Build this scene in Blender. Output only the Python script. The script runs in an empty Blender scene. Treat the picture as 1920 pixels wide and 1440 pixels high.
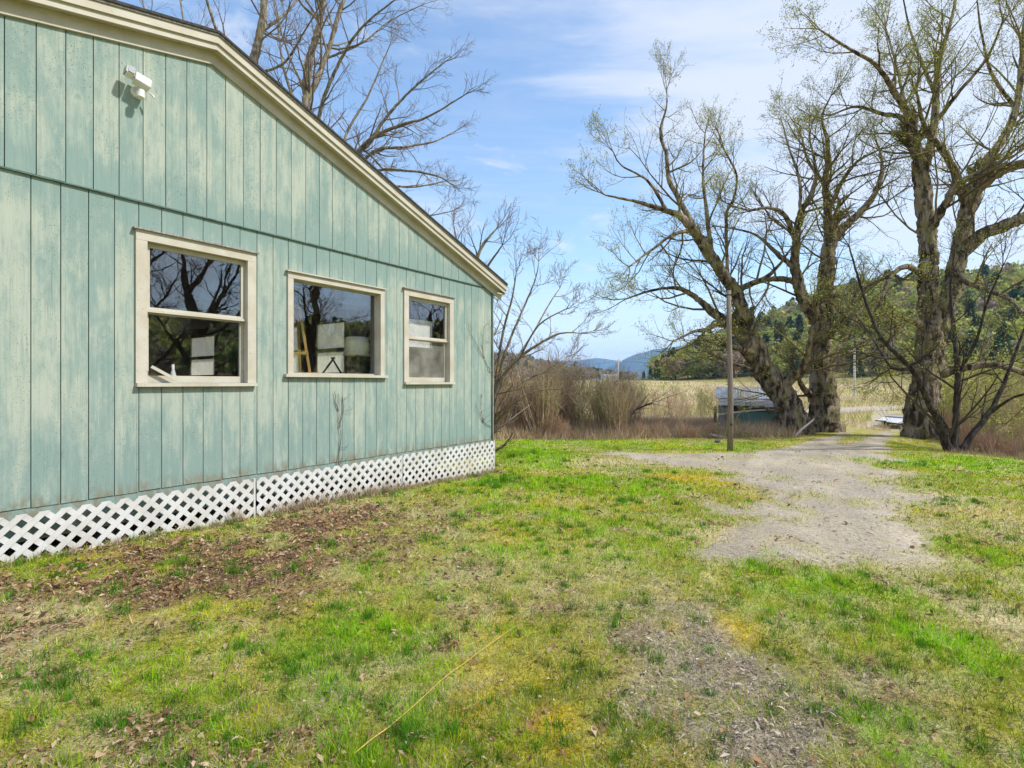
import bpy, math, random
import numpy as np
from mathutils import Vector, Matrix

R = math.radians
rng = random.Random(7)
npr = np.random.default_rng(11)
SC = bpy.context.scene
COL = SC.collection

# ------------------------------------------------------------------ camera
EYE = 1.55
cam_d = bpy.data.cameras.new('camera')
cam = bpy.data.objects.new('camera', cam_d); COL.objects.link(cam)
cam.location = (0, 0, EYE); cam.rotation_euler = (R(90), 0, 0)
cam_d.sensor_width = 36; cam_d.lens = 18; cam_d.shift_y = -2 / 1920
cam_d.clip_start = 0.05; cam_d.clip_end = 20000
SC.camera = cam

# ------------------------------------------------------------------ sky and sun
SUN_EL, SUN_AZ = R(47), R(104)          # sun stands to the right, azimuth clockwise from +Y
world = bpy.data.worlds.new('World'); SC.world = world; world.use_nodes = True
wn, wl = world.node_tree.nodes, world.node_tree.links
wn.clear()
def wnode(t, **k):
    n = wn.new(t)
    for a, b in k.items(): setattr(n, a, b)
    return n
w_out = wnode('ShaderNodeOutputWorld'); w_bg = wnode('ShaderNodeBackground')
w_bg.inputs['Strength'].default_value = 0.13
w_sky = wnode('ShaderNodeTexSky', sky_type='NISHITA', sun_disc=False)
w_sky.sun_elevation = SUN_EL; w_sky.sun_rotation = SUN_AZ
w_sky.air_density = 1.25; w_sky.dust_density = 0.3; w_sky.ozone_density = 2.0; w_sky.altitude = 200
w_tc = wnode('ShaderNodeTexCoord')
w_sep = wnode('ShaderNodeSeparateXYZ'); wl.new(w_tc.outputs['Generated'], w_sep.inputs[0])
def wmath(op, a, b=None, clamp=False):
    n = wnode('ShaderNodeMath', operation=op, use_clamp=clamp)
    for i, v in enumerate((a, b)):
        if v is None: continue
        if isinstance(v, (int, float)): n.inputs[i].default_value = v
        else: wl.new(v, n.inputs[i])
    return n.outputs[0]
zc = wmath('MAXIMUM', w_sep.outputs['Z'], 0.0)
den = wmath('ADD', zc, 0.16)
w_cmb = wnode('ShaderNodeCombineXYZ')
wl.new(wmath('DIVIDE', w_sep.outputs['X'], den), w_cmb.inputs[0])
wl.new(wmath('DIVIDE', w_sep.outputs['Y'], den), w_cmb.inputs[1])
def wcloud(rot, scale, nscale, detail, lo, hi, dist, loc=(0, 0, 0), rough=0.6, bias=None):
    m = wnode('ShaderNodeMapping'); m.inputs['Rotation'].default_value = (0, 0, rot)
    m.inputs['Scale'].default_value = scale; m.inputs['Location'].default_value = loc
    wl.new(w_cmb.outputs[0], m.inputs['Vector'])
    n = wnode('ShaderNodeTexNoise'); n.inputs['Scale'].default_value = nscale
    n.inputs['Detail'].default_value = detail; n.inputs['Roughness'].default_value = rough
    n.inputs['Distortion'].default_value = dist
    wl.new(m.outputs[0], n.inputs['Vector'])
    r = wnode('ShaderNodeMapRange', interpolation_type='SMOOTHSTEP')
    r.inputs['From Min'].default_value = lo; r.inputs['From Max'].default_value = hi
    wl.new(n.outputs['Fac'] if bias is None else wmath('ADD', n.outputs['Fac'], bias), r.inputs['Value'])
    return r.outputs[0]
w_ps = wnode('ShaderNodeSeparateXYZ'); wl.new(w_cmb.outputs[0], w_ps.inputs[0])
# the cirrus sheet thickens towards the sunward side of a diagonal front
front = wmath('SUBTRACT', wmath('MULTIPLY', wmath('ADD', w_ps.outputs[0], 0.143), 0.667), wmath('MULTIPLY', wmath('SUBTRACT', w_ps.outputs[1], 1.054), 0.747))
w_fr = wnode('ShaderNodeMapRange', interpolation_type='SMOOTHSTEP')
for a_, b_ in zip(('From Min', 'From Max', 'To Min', 'To Max'), (-0.40, 0.40, -0.08, 0.15)): w_fr.inputs[a_].default_value = b_
wl.new(front, w_fr.inputs['Value'])
c1 = wcloud(R(48), (0.42, 1.3, 1), 1.5, 9, 0.42, 0.68, 1.0, (3.1, 1.7, 0), 0.62, w_fr.outputs[0])
c2 = wcloud(R(10), (0.75, 0.9, 1), 3.0, 9, 0.53, 0.74, 0.9, (0.4, 5.2, 0))
c3 = wcloud(R(-50), (0.25, 1.6, 1), 3.0, 9, 0.40, 0.85, 1.2, (7.0, 2.0, 0), 0.7)
ctot = wmath('MAXIMUM', wmath('MAXIMUM', wmath('MULTIPLY', c1, 0.85), wmath('MULTIPLY', c2, 0.75)), wmath('MULTIPLY', c3, 0.26))
# thin veil low down
veil = wnode('ShaderNodeMapRange'); veil.inputs['From Min'].default_value = 0.0; veil.inputs['From Max'].default_value = 0.20
veil.inputs['To Min'].default_value = 0.80; veil.inputs['To Max'].default_value = 0.06
wl.new(zc, veil.inputs['Value'])
cfac = wmath('ADD', wmath('MULTIPLY', ctot, 0.9), wmath('MULTIPLY', veil.outputs[0], wmath('SUBTRACT', 1.0, ctot)), True)
w_mix = wnode('ShaderNodeMix', data_type='RGBA')
w_hs = wnode('ShaderNodeHueSaturation'); w_hs.inputs['Saturation'].default_value = 1.10; wl.new(w_sky.outputs[0], w_hs.inputs['Color'])
wl.new(cfac, w_mix.inputs[0]); wl.new(w_hs.outputs[0], w_mix.inputs[6])
w_mix.inputs[7].default_value = (3.9, 4.0, 4.35, 1)
wl.new(w_mix.outputs[2], w_bg.inputs['Color']); wl.new(w_bg.outputs[0], w_out.inputs['Surface'])

sun_d = bpy.data.lights.new('sun', 'SUN'); sun_d.energy = 3.0; sun_d.angle = R(2.5); sun_d.color = (1.0, 0.955, 0.88)
sun = bpy.data.objects.new('sun', sun_d); COL.objects.link(sun)
sdir = Vector((math.sin(SUN_AZ) * math.cos(SUN_EL), math.cos(SUN_AZ) * math.cos(SUN_EL), math.sin(SUN_EL)))
sun.rotation_euler = sdir.to_track_quat('Z', 'Y').to_euler(); sun.location = (30, 0, 40)
vs = SC.view_settings
vs.view_transform = 'Standard'; vs.look = 'None'; vs.exposure = 0.92; vs.gamma = 1; vs.use_curve_mapping = False
SC.cycles.max_bounces = 8; SC.cycles.transparent_max_bounces = 16; SC.cycles.volume_bounces = 1

# ------------------------------------------------------------------ helpers
def px(x, y, D):
    return Vector(((x - 960) / 960 * D, D, EYE + (718 - y) / 960 * D))

def tag(o, label=None, cat=None, group=None, kind=None):
    if label: o['label'] = label
    if cat: o['category'] = cat
    if group: o['group'] = group
    if kind: o['kind'] = kind
    return o
def empty(name, loc=(0, 0, 0), rz=0, parent=None):
    o = bpy.data.objects.new(name, None); COL.objects.link(o)
    o.location = loc; o.rotation_euler = (0, 0, rz); o.empty_display_size = .2
    if parent: o.parent = parent
    return o
def link_mesh(name, me, mat, parent=None):
    if mat is not None:
        me.materials.append(mat)
    o = bpy.data.objects.new(name, me); COL.objects.link(o)
    if parent: o.parent = parent
    return o
def mesh_np(name, V, tris=None, quads=None, col=None, smooth=False):
    me = bpy.data.meshes.new(name)
    V = np.asarray(V, dtype=np.float32)
    nt = 0 if tris is None else len(tris); nq = 0 if quads is None else len(quads)
    me.vertices.add(len(V)); me.vertices.foreach_set('co', V.ravel())
    loops = []
    if nt: loops.append(np.asarray(tris, dtype=np.int32).ravel())
    if nq: loops.append(np.asarray(quads, dtype=np.int32).ravel())
    loops = np.concatenate(loops)
    me.loops.add(len(loops)); me.loops.foreach_set('vertex_index', loops)
    starts = np.concatenate([np.arange(nt) * 3, nt * 3 + np.arange(nq) * 4]).astype(np.int32)
    me.polygons.add(nt + nq); me.polygons.foreach_set('loop_start', starts)
    if smooth: me.polygons.foreach_set('use_smooth', np.ones(nt + nq, dtype=bool))
    if col is not None:
        a = me.attributes.new('Col', 'FLOAT_COLOR', 'POINT')
        c = np.ones((len(V), 4), dtype=np.float32); c[:, :col.shape[1]] = col
        a.data.foreach_set('color', c.ravel())
    me.update(calc_edges=True); me.validate()
    return me

class MB:
    def __init__(s): s.v = []; s.f = []
    def box(s, x0, x1, y0, y1, z0, z1):
        b = len(s.v)
        s.v += [(x0,y0,z0),(x1,y0,z0),(x1,y1,z0),(x0,y1,z0),(x0,y0,z1),(x1,y0,z1),(x1,y1,z1),(x0,y1,z1)]
        s.f += [tuple(b+i for i in q) for q in ((0,3,2,1),(4,5,6,7),(0,1,5,4),(1,2,6,5),(2,3,7,6),(3,0,4,7))]
        return s
    def prism(s, pts, off):
        """pts: planar loop (counter-clockwise seen against off), extruded by off"""
        b = len(s.v); n = len(pts)
        s.v += [tuple(p) for p in pts] + [tuple(Vector(p) + Vector(off)) for p in pts]
        s.f.append(tuple(b+i for i in reversed(range(n)))); s.f.append(tuple(b+n+i for i in range(n)))
        for i in range(n):
            j = (i+1) % n; s.f.append((b+i, b+j, b+n+j, b+n+i))
        return s
    def bar(s, p, q, w, h, up=(0,0,1)):
        p, q = Vector(p), Vector(q); d = (q-p).normalized(); u = Vector(up)
        if abs(d.dot(u)) > .95: u = Vector((1,0,0))
        a = d.cross(u).normalized()*w/2; c = a.cross(d).normalized()*h/2
        b = len(s.v)
        for o in (p, q):
            for k in (-a-c, a-c, a+c, -a+c): s.v.append(tuple(o+k))
        s.f += [tuple(b+i for i in g) for g in ((0,3,2,1),(4,5,6,7),(0,1,5,4),(1,2,6,5),(2,3,7,6),(3,0,4,7))]
        return s
    def tube(s, pts, rad, n=8, cap=True):
        pts = [Vector(p) for p in pts]; b = len(s.v)
        t0 = (pts[1]-pts[0]).normalized(); ref = Vector((0,0,1)) if abs(t0.z) < .9 else Vector((1,0,0))
        for i, p in enumerate(pts):
            t = (pts[min(i+1,len(pts)-1)] - pts[max(i-1,0)]).normalized()
            u = t.cross(ref).normalized(); w = t.cross(u)
            r = rad[i] if isinstance(rad, (list, tuple)) else rad
            for k in range(n):
                a = 2*math.pi*k/n; s.v.append(tuple(p + u*math.cos(a)*r + w*math.sin(a)*r))
        for i in range(len(pts)-1):
            for k in range(n):
                k2 = (k+1) % n; s.f.append((b+i*n+k, b+i*n+k2, b+(i+1)*n+k2, b+(i+1)*n+k))
        if cap:
            s.f.append(tuple(b+k for k in reversed(range(n)))); e = b+(len(pts)-1)*n; s.f.append(tuple(e+k for k in range(n)))
        return s
    def xf(s, M):
        s.v = [tuple(M @ Vector(v)) for v in s.v]; return s
    def mesh(s, name, smooth=False):
        me = bpy.data.meshes.new(name); me.from_pydata(s.v, [], s.f)
        if smooth:
            for p in me.polygons: p.use_smooth = len(p.vertices) == 4
        me.update(); return me
    def build(s, name, mat, parent=None, smooth=False, bevel=0):
        o = link_mesh(name, s.mesh(name, smooth), mat, parent)
        if bevel:
            m = o.modifiers.new('bevel', 'BEVEL'); m.width = bevel; m.segments = 1; m.limit_method = 'ANGLE'
        return o

# value noise
def vnoise(x, y, seed=0):
    xi = np.floor(x).astype(np.int64); yi = np.floor(y).astype(np.int64)
    xf = x - xi; yf = y - yi
    def h(a, b):
        n = (a * 374761393 + b * 668265263 + seed * 974711) & 0x7fffffff
        n = ((n ^ (n >> 13)) * 1274126177) & 0x7fffffff
        return ((n ^ (n >> 16)) & 0xffff) / 65535.0
    u = xf*xf*(3-2*xf); v = yf*yf*(3-2*yf)
    return (h(xi,yi)*(1-u)+h(xi+1,yi)*u)*(1-v) + (h(xi,yi+1)*(1-u)+h(xi+1,yi+1)*u)*v
def fbm(x, y, oct=4, seed=0, gain=.5):
    s = 0; a = 1; t = 0
    for o in range(oct):
        s = s + a*vnoise(x, y, seed+o*17); t += a; a *= gain; x = x*2.03+3.1; y = y*2.03+1.7
    return s/t
def sstep(a, b, x):
    t = np.clip((x-a)/(b-a), 0, 1); return t*t*(3-2*t)

# ------------------------------------------------------------------ materials
def mat_new(name):
    m = bpy.data.materials.new(name); m.use_nodes = True
    nt = m.node_tree; nt.nodes.clear(); return m, nt.nodes, nt.links
class NT:
    """small node-tree writer"""
    def __init__(s, name):
        s.m, s.n, s.l = mat_new(name)
        s.out = s.n.new('ShaderNodeOutputMaterial')
    def node(s, t, **k):
        n = s.n.new(t)
        for a, b in k.items(): setattr(n, a, b)
        return n
    def put(s, sock, v):
        if v is None: return
        if hasattr(v, 'links'): s.l.new(v, sock)
        elif isinstance(v, (tuple, list)) and len(v) == 3 and sock.type == 'RGBA': sock.default_value = (*v, 1)
        else: sock.default_value = v
    def math(s, op, a, b=None, clamp=False):
        n = s.node('ShaderNodeMath', operation=op, use_clamp=clamp); s.put(n.inputs[0], a); s.put(n.inputs[1], b); return n.outputs[0]
    def coord(s, kind='Object', scale=(1,1,1), rot=(0,0,0), add=None):
        if kind == 'World': v = s.node('ShaderNodeNewGeometry').outputs['Position']
        else: v = s.node('ShaderNodeTexCoord').outputs[kind]
        if add is not None:
            a = s.node('ShaderNodeVectorMath', operation='ADD'); s.l.new(v, a.inputs[0]); s.l.new(add, a.inputs[1]); v = a.outputs[0]
        m = s.node('ShaderNodeMapping'); m.inputs['Scale'].default_value = scale; m.inputs['Rotation'].default_value = rot
        s.l.new(v, m.inputs[0]); return m.outputs[0]
    def noise(s, vec, scale=5, detail=4, rough=.55, dist=0):
        n = s.node('ShaderNodeTexNoise'); s.put(n.inputs['Vector'], vec); n.inputs['Scale'].default_value = scale
        n.inputs['Detail'].default_value = detail; n.inputs['Roughness'].default_value = rough; n.inputs['Distortion'].default_value = dist
        return n.outputs['Fac']
    def rng(s, v, a, b, c=0, d=1, smooth=True):
        n = s.node('ShaderNodeMapRange', interpolation_type='SMOOTHSTEP' if smooth else 'LINEAR')
        s.put(n.inputs['Value'], v)
        for k, x in zip(('From Min','From Max','To Min','To Max'), (a,b,c,d)): n.inputs[k].default_value = x
        return n.outputs[0]
    def mix(s, f, a, b, mode='MIX'):
        n = s.node('ShaderNodeMix', data_type='RGBA', blend_type=mode, clamp_factor=True)
        s.put(n.inputs[0], f); s.put(n.inputs[6], a); s.put(n.inputs[7], b); return n.outputs[2]
    def attr(s, name='Col'):
        n = s.node('ShaderNodeAttribute'); n.attribute_name = name; return n.outputs['Color']
    def random(s): return s.node('ShaderNodeObjectInfo').outputs['Random']
    def bump(s, h, strength=.3, dist=.01):
        b = s.node('ShaderNodeBump'); b.inputs['Strength'].default_value = strength; b.inputs['Distance'].default_value = dist
        s.l.new(h, b.inputs['Height']); return b.outputs[0]
    def bsdf(s, col, rough=.8, normal=None, metal=0, spec=.3, **k):
        p = s.node('ShaderNodeBsdfPrincipled'); s.put(p.inputs['Base Color'], col); s.put(p.inputs['Roughness'], rough)
        s.put(p.inputs['Metallic'], metal); p.inputs['Specular IOR Level'].default_value = spec
        if normal is not None: s.l.new(normal, p.inputs['Normal'])
        for a, b in k.items(): s.put(p.inputs[a], b)
        return p.outputs[0]
    def end(s, sh): s.l.new(sh, s.out.inputs['Surface']); return s.m

def m_simple(name, col, rough=.7, var=.25, nscale=8, bump=.15, metal=0, spec=.3, stretch=(1,1,1), dirt=None):
    t = NT(name); v = t.coord('Object', stretch)
    n = t.noise(v, nscale, 6); n2 = t.noise(v, nscale*6, 3)
    c = t.mix(t.rng(n, .3, .7), tuple(x*(1-var) for x in col), tuple(min(1, x*(1+var*.6)) for x in col))
    if dirt: c = t.mix(t.rng(n2, .55, .75, 0, .7), c, dirt)
    return t.end(t.bsdf(c, rough, t.bump(n2, bump, .01), metal, spec))

def m_siding():
    t = NT('siding_paint')
    rnd = t.random()
    cx = t.node('ShaderNodeCombineXYZ'); t.l.new(t.math('MULTIPLY', rnd, 37.0), cx.inputs[0]); t.l.new(t.math('MULTIPLY', rnd, 11.0), cx.inputs[2])
    streak = t.noise(t.coord('Object', (9, 9, .8), add=cx.outputs[0]), 1.0, 6, .62, .3)
    blot = t.noise(t.coord('Object', (1.5, 1.5, .8)), 1.3, 5, .6, .4)
    blot2 = t.noise(t.coord('Object', (2.6, 2.6, 1.3), add=cx.outputs[0]), 1.6, 5, .65)
    grain = t.noise(t.coord('Object', (120, 120, 4)), 1.0, 4, .6)
    sep = t.node('ShaderNodeSeparateXYZ'); t.l.new(t.node('ShaderNodeTexCoord').outputs['Object'], sep.inputs[0])
    z = sep.outputs['Z']
    # unfaded paint kept below the belt seam and close to the ground
    keep = t.math('ADD', t.math('MULTIPLY', t.rng(z, 2.95, 3.36), t.rng(z, 3.40, 3.38)), t.math('MULTIPLY', t.rng(z, 1.5, .5), .75), True)
    keep = t.math('ADD', keep, t.math('MULTIPLY', t.rng(z, 3.85, 3.40), t.rng(z, 3.37, 3.40)), True)
    mott = t.noise(t.coord('Object', (11, 11, 4), add=cx.outputs[0]), 1.0, 6, .7, .5)
    f = t.math('ADD', t.math('MULTIPLY', blot, .32), t.math('MULTIPLY', streak, .33))
    f = t.math('ADD', f, t.math('MULTIPLY', mott, .35))
    f = t.math('ADD', f, t.math('MULTIPLY', keep, .11))
    f = t.math('ADD', f, t.math('MULTIPLY', t.math('SUBTRACT', rnd, .5), .08))
    c = t.mix(t.rng(f, .41, .60), (.37, .41, .345), (.205, .292, .27))
    c = t.mix(t.rng(blot2, .53, .70, 0, .6), c, (.27, .345, .305))
    c = t.mix(t.rng(mott, .60, .72, 0, .55), c, (.375, .39, .33))
    c = t.mix(t.rng(t.math('ADD', t.math('MULTIPLY', blot2, .6), t.math('MULTIPLY', mott, .4)), .40, .30, 0, .8), c, (.10, .19, .185))
    c = t.mix(t.rng(streak, .60, .76, 0, .5), c, (.15, .25, .235))
    # weathered specks, clustered
    sp = t.noise(t.coord('Object', (105, 105, 60)), 1.0, 2, .5)
    cl = t.noise(t.coord('Object', (1, 1, .7), add=cx.outputs[0]), 1.7, 3)
    c = t.mix(t.math('MULTIPLY', t.rng(sp, .635, .67), t.rng(cl, .42, .58), True), c, (.12, .15, .13))
    c = t.mix(t.rng(grain, .42, .25, 0, .4), c, (.16, .22, .20))
    fib = t.noise(t.coord('Object', (46, 46, 1.6), add=cx.outputs[0]), 1.0, 5, .7)
    c = t.mix(t.rng(fib, .48, .70, 0, .5), c, (.17, .245, .225)); c = t.mix(t.rng(fib, .42, .26, 0, .45), c, (.42, .45, .385))
    drip = t.noise(t.coord('Object', (26, 26, .9), add=cx.outputs[0]), 1.0, 3, .6)
    c = t.mix(t.math('MULTIPLY', t.rng(drip, .62, .74, 0, .7), t.rng(blot2, .40, .6), True), c, (.13, .21, .195))
    c = t.mix(t.math('MULTIPLY', t.rng(z, .62, .45), t.rng(mott, .42, .6), True), c, (.20, .19, .14))
    return t.end(t.bsdf(c, .85, t.bump(t.math('ADD', grain, t.math('MULTIPLY', sp, .3)), .35, .004), spec=.2))

def m_cream():
    t = NT('cream_paint'); v = t.coord('Object')
    n = t.noise(v, 4, 6); n2 = t.noise(t.coord('Object', (1,1,1)), 45, 4)
    c = t.mix(t.rng(n, .3, .7), (.50, .475, .405), (.43, .39, .31))
    c = t.mix(t.rng(n2, .62, .72, 0, .75), c, (.30, .27, .20))
    return t.end(t.bsdf(c, .6, t.bump(n2, .25, .004)))
def m_ground():
    t = NT('ground_soil'); a = t.attr()
    v = t.coord('World')
    n1 = t.noise(v, 22, 8, .7); n2 = t.noise(v, 90, 5, .65); n3 = t.noise(v, 5, 6, .6)
    c = t.mix(1.0, a, t.mix(t.rng(n1, .3, .7), (.70, .68, .66), (1.2, 1.2, 1.16)), 'MULTIPLY')
    c = t.mix(1.0, c, t.mix(t.rng(n2, .3, .7), (.72, .70, .68), (1.22, 1.22, 1.2)), 'MULTIPLY')
    c = t.mix(t.rng(n3, .35, .7, 0, .25), c, t.mix(1.0, c, (1.4, 1.25, .95), 'MULTIPLY'))
    h = t.math('ADD', t.math('MULTIPLY', n1, .7), t.math('MULTIPLY', n2, .3))
    return t.end(t.bsdf(c, .95, t.bump(h, .9, .03), spec=.1))
def m_leafy(name, translucent=.35, tint=None):
    t = NT(name); a = t.attr()
    if tint is not None: a = t.mix(1.0, a, tint, 'MULTIPLY')
    d = t.node('ShaderNodeBsdfDiffuse'); t.l.new(a, d.inputs[0])
    tr = t.node('ShaderNodeBsdfTranslucent'); t.l.new(a, tr.inputs[0])
    mx = t.node('ShaderNodeMixShader'); mx.inputs[0].default_value = translucent
    t.l.new(d.outputs[0], mx.inputs[1]); t.l.new(tr.outputs[0], mx.inputs[2])
    return t.end(mx.outputs[0])
def m_bark(name, a, b, scale=6, moss=None):
    t = NT(name); v = t.coord('World', (1, 1, .28))
    n = t.noise(v, scale, 8, .7, .6); n2 = t.noise(t.coord('World'), 2.2, 5)
    c = t.mix(t.rng(n, .40, .62), a, b)
    if moss: c = t.mix(t.rng(n2, .48, .66, 0, .6), c, moss)
    return t.end(t.bsdf(c, .95, t.bump(n, 1.0, .08), spec=.1))
def m_glass():
    t = NT('window_glass')
    n = t.noise(t.coord('Object', (1,1,1)), 2.2, 2)
    bp = t.bump(n, .06, .02)
    g = t.node('ShaderNodeBsdfGlossy'); g.inputs['Roughness'].default_value = .01; g.inputs['Color'].default_value = (.95,.97,1,1); t.l.new(bp, g.inputs['Normal'])
    tr = t.node('ShaderNodeBsdfTransparent'); tr.inputs[0].default_value = (.97,.98,.97,1)
    fr = t.node('ShaderNodeLayerWeight'); fr.inputs['Blend'].default_value = .5
    mx = t.node('ShaderNodeMixShader'); t.l.new(t.math('ADD', t.math('MULTIPLY', t.math('POWER', fr.outputs['Facing'], 3.0), .7), .115, True), mx.inputs[0])
    t.l.new(tr.outputs[0], mx.inputs[1]); t.l.new(g.outputs[0], mx.inputs[2])
    return t.end(mx.outputs[0])
def m_dusty():
    t = NT('dusty_glass')
    n = t.noise(t.coord('Object'), 3.0, 6)
    g = t.node('ShaderNodeBsdfGlossy'); g.inputs['Roughness'].default_value = .05
    tr = t.node('ShaderNodeBsdfTransparent'); d = t.node('ShaderNodeBsdfDiffuse'); d.inputs[0].default_value = (.42,.42,.36,1)
    fr = t.node('ShaderNodeLayerWeight'); fr.inputs['Blend'].default_value = .5
    m1 = t.node('ShaderNodeMixShader'); t.l.new(t.rng(n, .3, .75, .10, .42), m1.inputs[0]); t.l.new(tr.outputs[0], m1.inputs[1]); t.l.new(d.outputs[0], m1.inputs[2])
    m2 = t.node('ShaderNodeMixShader'); t.l.new(t.math('MULTIPLY', fr.outputs['Facing'], .2), m2.inputs[0]); t.l.new(m1.outputs[0], m2.inputs[1]); t.l.new(g.outputs[0], m2.inputs[2])
    return t.end(m2.outputs[0])

def m_lattice():
    t = NT('white_vinyl'); n = t.noise(t.coord('Object'), 3.5, 6, .65); n2 = t.noise(t.coord('Object', (1,1,.4)), 38, 5)
    sep = t.node('ShaderNodeSeparateXYZ'); t.l.new(t.node('ShaderNodeTexCoord').outputs['Object'], sep.inputs[0])
    c = t.mix(t.rng(n, .35, .65), (.58,.58,.575), (.50,.49,.465))
    mud = t.rng(t.math('ADD', t.math('MULTIPLY', n, .55), t.rng(sep.outputs['Z'], .30, -.30, 0, .45, False)), .42, .72, 0, .7)
    c = t.mix(mud, c, (.36,.31,.23)); c = t.mix(t.rng(n2, .62, .74, 0, .5), c, (.38,.37,.27))
    return t.end(t.bsdf(c, .55, t.bump(n2, .05, .004)))
def m_sheer():
    t = NT('added_sheer_sheeting'); n = t.noise(t.coord('Object', (1,4,1)), 4, 5)
    tr = t.node('ShaderNodeBsdfTranslucent'); t.l.new(t.mix(t.rng(n, .3, .7), (.80,.78,.66), (.92,.92,.86)), tr.inputs[0])
    tp = t.node('ShaderNodeBsdfTransparent'); mx = t.node('ShaderNodeMixShader'); mx.inputs[0].default_value = .35
    t.l.new(tr.outputs[0], mx.inputs[1]); t.l.new(tp.outputs[0], mx.inputs[2]); return t.end(mx.outputs[0])
M = dict(
    siding=m_siding(), cream=m_cream(), ground=m_ground(),
    groove=m_simple('groove_shadowed_wood', (.10,.16,.14), .9, .3, 12),
    white_plastic=m_lattice(),
    shingle=m_simple('asphalt_shingle', (.055,.052,.05), .95, .4, 30, .5),
    interior=m_simple('interior_panel', (.20,.16,.115), .8, .3, 3, .1, stretch=(6,6,.5)),
    floorwood=m_simple('interior_floor', (.16,.10,.06), .6, .3, 4),
    glass=m_glass(), dusty=m_dusty(), sheer=m_sheer(),
    pine=m_simple('pine_wood', (.62,.38,.12), .6, .2, 5, .1, stretch=(4,4,.6)),
    shade=m_simple('lamp_fabric', (.88,.87,.78), .9, .04, 20, .05),
    dark_metal=m_simple('dark_metal', (.03,.03,.03), .5, .3, 8, .05),
    black_rubber=m_simple('black_rubber', (.02,.02,.02), .85, .3, 20, .1),
    paper=m_simple('white_canvas', (.82,.82,.84), .9, .05, 6, .05),
    brown_wood=m_simple('brown_board', (.33,.17,.09), .8, .3, 5, .2, stretch=(5,5,.5)),
    grey_wood=m_simple('weathered_grey_wood', (.33,.31,.29), .95, .4, 6, .5, stretch=(7,7,.6), dirt=(.14,.12,.10)),
    pole_wood=m_simple('weathered_pole_wood', (.24,.195,.155), .95, .35, 6, .5, stretch=(9,9,.5)),
    far_pole=m_simple('pale_pole_wood', (.55,.52,.48), .9, .2, 4, .2),
    green_wood=m_simple('faded_green_boards', (.17,.31,.27), .9, .45, 5, .3, stretch=(8,8,.6), dirt=(.30,.31,.27)),
    tin=m_simple('galvanised_tin', (.42,.45,.48), .45, .25, 3, .15, metal=.55, dirt=(.30,.24,.20)),
    tin_old=m_simple('dull_tin', (.40,.385,.36), .6, .3, 3, .15, metal=.35, dirt=(.28,.20,.15)),
    lamp_white=m_simple('white_lamp_metal', (.66,.66,.65), .4, .08, 10, .03),
    lens=m_simple('grey_lens', (.20,.22,.22), .2, .1, 30, .05, spec=.6),
    willow=m_bark('willow_bark', (.040,.030,.023), (.34,.27,.20), 5, (.26,.24,.09)),
    maple=m_bark('grey_bark', (.11,.095,.08), (.36,.31,.24), 9, (.28,.24,.10)),
    darkbark=m_bark('dark_bark', (.030,.024,.022), (.105,.085,.07), 9),
    leafy=m_leafy('foliage', .5), grass=m_leafy('grass_blade', .3), litter=m_leafy('dead_leaf', .15),
    twig=m_leafy('twig_bark', .0),
    stone=m_simple('gravel_stone', (.36,.34,.32), .9, .35, 14, .2),
    brush_wood=m_simple('brush_wood', (.26,.20,.13), .95, .4, 6, .2),
    trailer_white=m_simple('chalky_white_paint', (.75,.76,.76), .5, .1, 5, .05),
    wire=m_simple('wire_black', (.03,.03,.035), .6, .1, 5, 0),
    building=m_simple('white_clapboard', (.78,.77,.75), .7, .05, 5, 0),
)

# ------------------------------------------------------------------ terrain
PY = [-80, 0, 4.4, 10, 15, 22, 30, 50, 80, 150, 200, 7000]
PZ = [0.0, 0, .02, -.20, -.38, -.50, -.60, -.65, -.5, 1.9, 2.6, 2.6]
def terrain(X, Y, micro=True):
    X = np.asarray(X, float); Y = np.asarray(Y, float)
    z = np.interp(Y, PY, PZ)
    z = z + .10*np.exp(-((X-.6)**2/1.2+(Y-11.9)**2/1.6))               # grass mound past the corner
    z = z - .55*sstep(11.5, 15.5, X)*sstep(10, 15, Y)*(1-sstep(24, 34, Y))*(1-sstep(24,40,X))*(1-sstep(15.5,19,Y)*(X<16))  # bank down on the right
    if micro:
        near = 1-sstep(20, 45, np.hypot(X, Y))
        z = z + near*(.07*(fbm(X*.7, Y*.7, 3, 3)-.5) + .035*(fbm(X*4, Y*4, 3, 5)-.5))
        z = z + (1-near)*.3*(fbm(X*.05, Y*.05, 2, 9)-.5)*sstep(30, 80, Y)
    return z
def tz(x, y): return float(terrain(np.array([x]), np.array([y]))[0])
def gp(x, y):
    """ground point that a pixel of the survey sketch stands on"""
    D = 8.0
    for _ in range(60):
        X = (x-960)/960*D; z = tz(X, D)
        Dn = (EYE - z)*960/max(y-718, 1); D = .5*D+.5*min(Dn, 400)
    return ((x-960)/960*D, D)

# house frame
KH = 7104.0
TH = math.atan2(.8208, .5711)
HO = Vector((-.398, 10.06, 0))
def s_of(x): return (KH/(1628-x) - 10.06)/.8208
def z_of(x, y): return EYE + (718-y)*KH/(1628-x)/960
def house_local(X, Y):
    dx, dy = X-HO.x, Y-HO.y; c, s = math.cos(TH), math.sin(TH)
    return dx*c+dy*s, -dx*s+dy*c
def house_world(s, t, z=0):
    c, n = math.cos(TH), math.sin(TH)
    return Vector((HO.x+s*c-t*n, HO.y+s*n+t*c, z))
HW, HD = 12.3, 14.0

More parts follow.
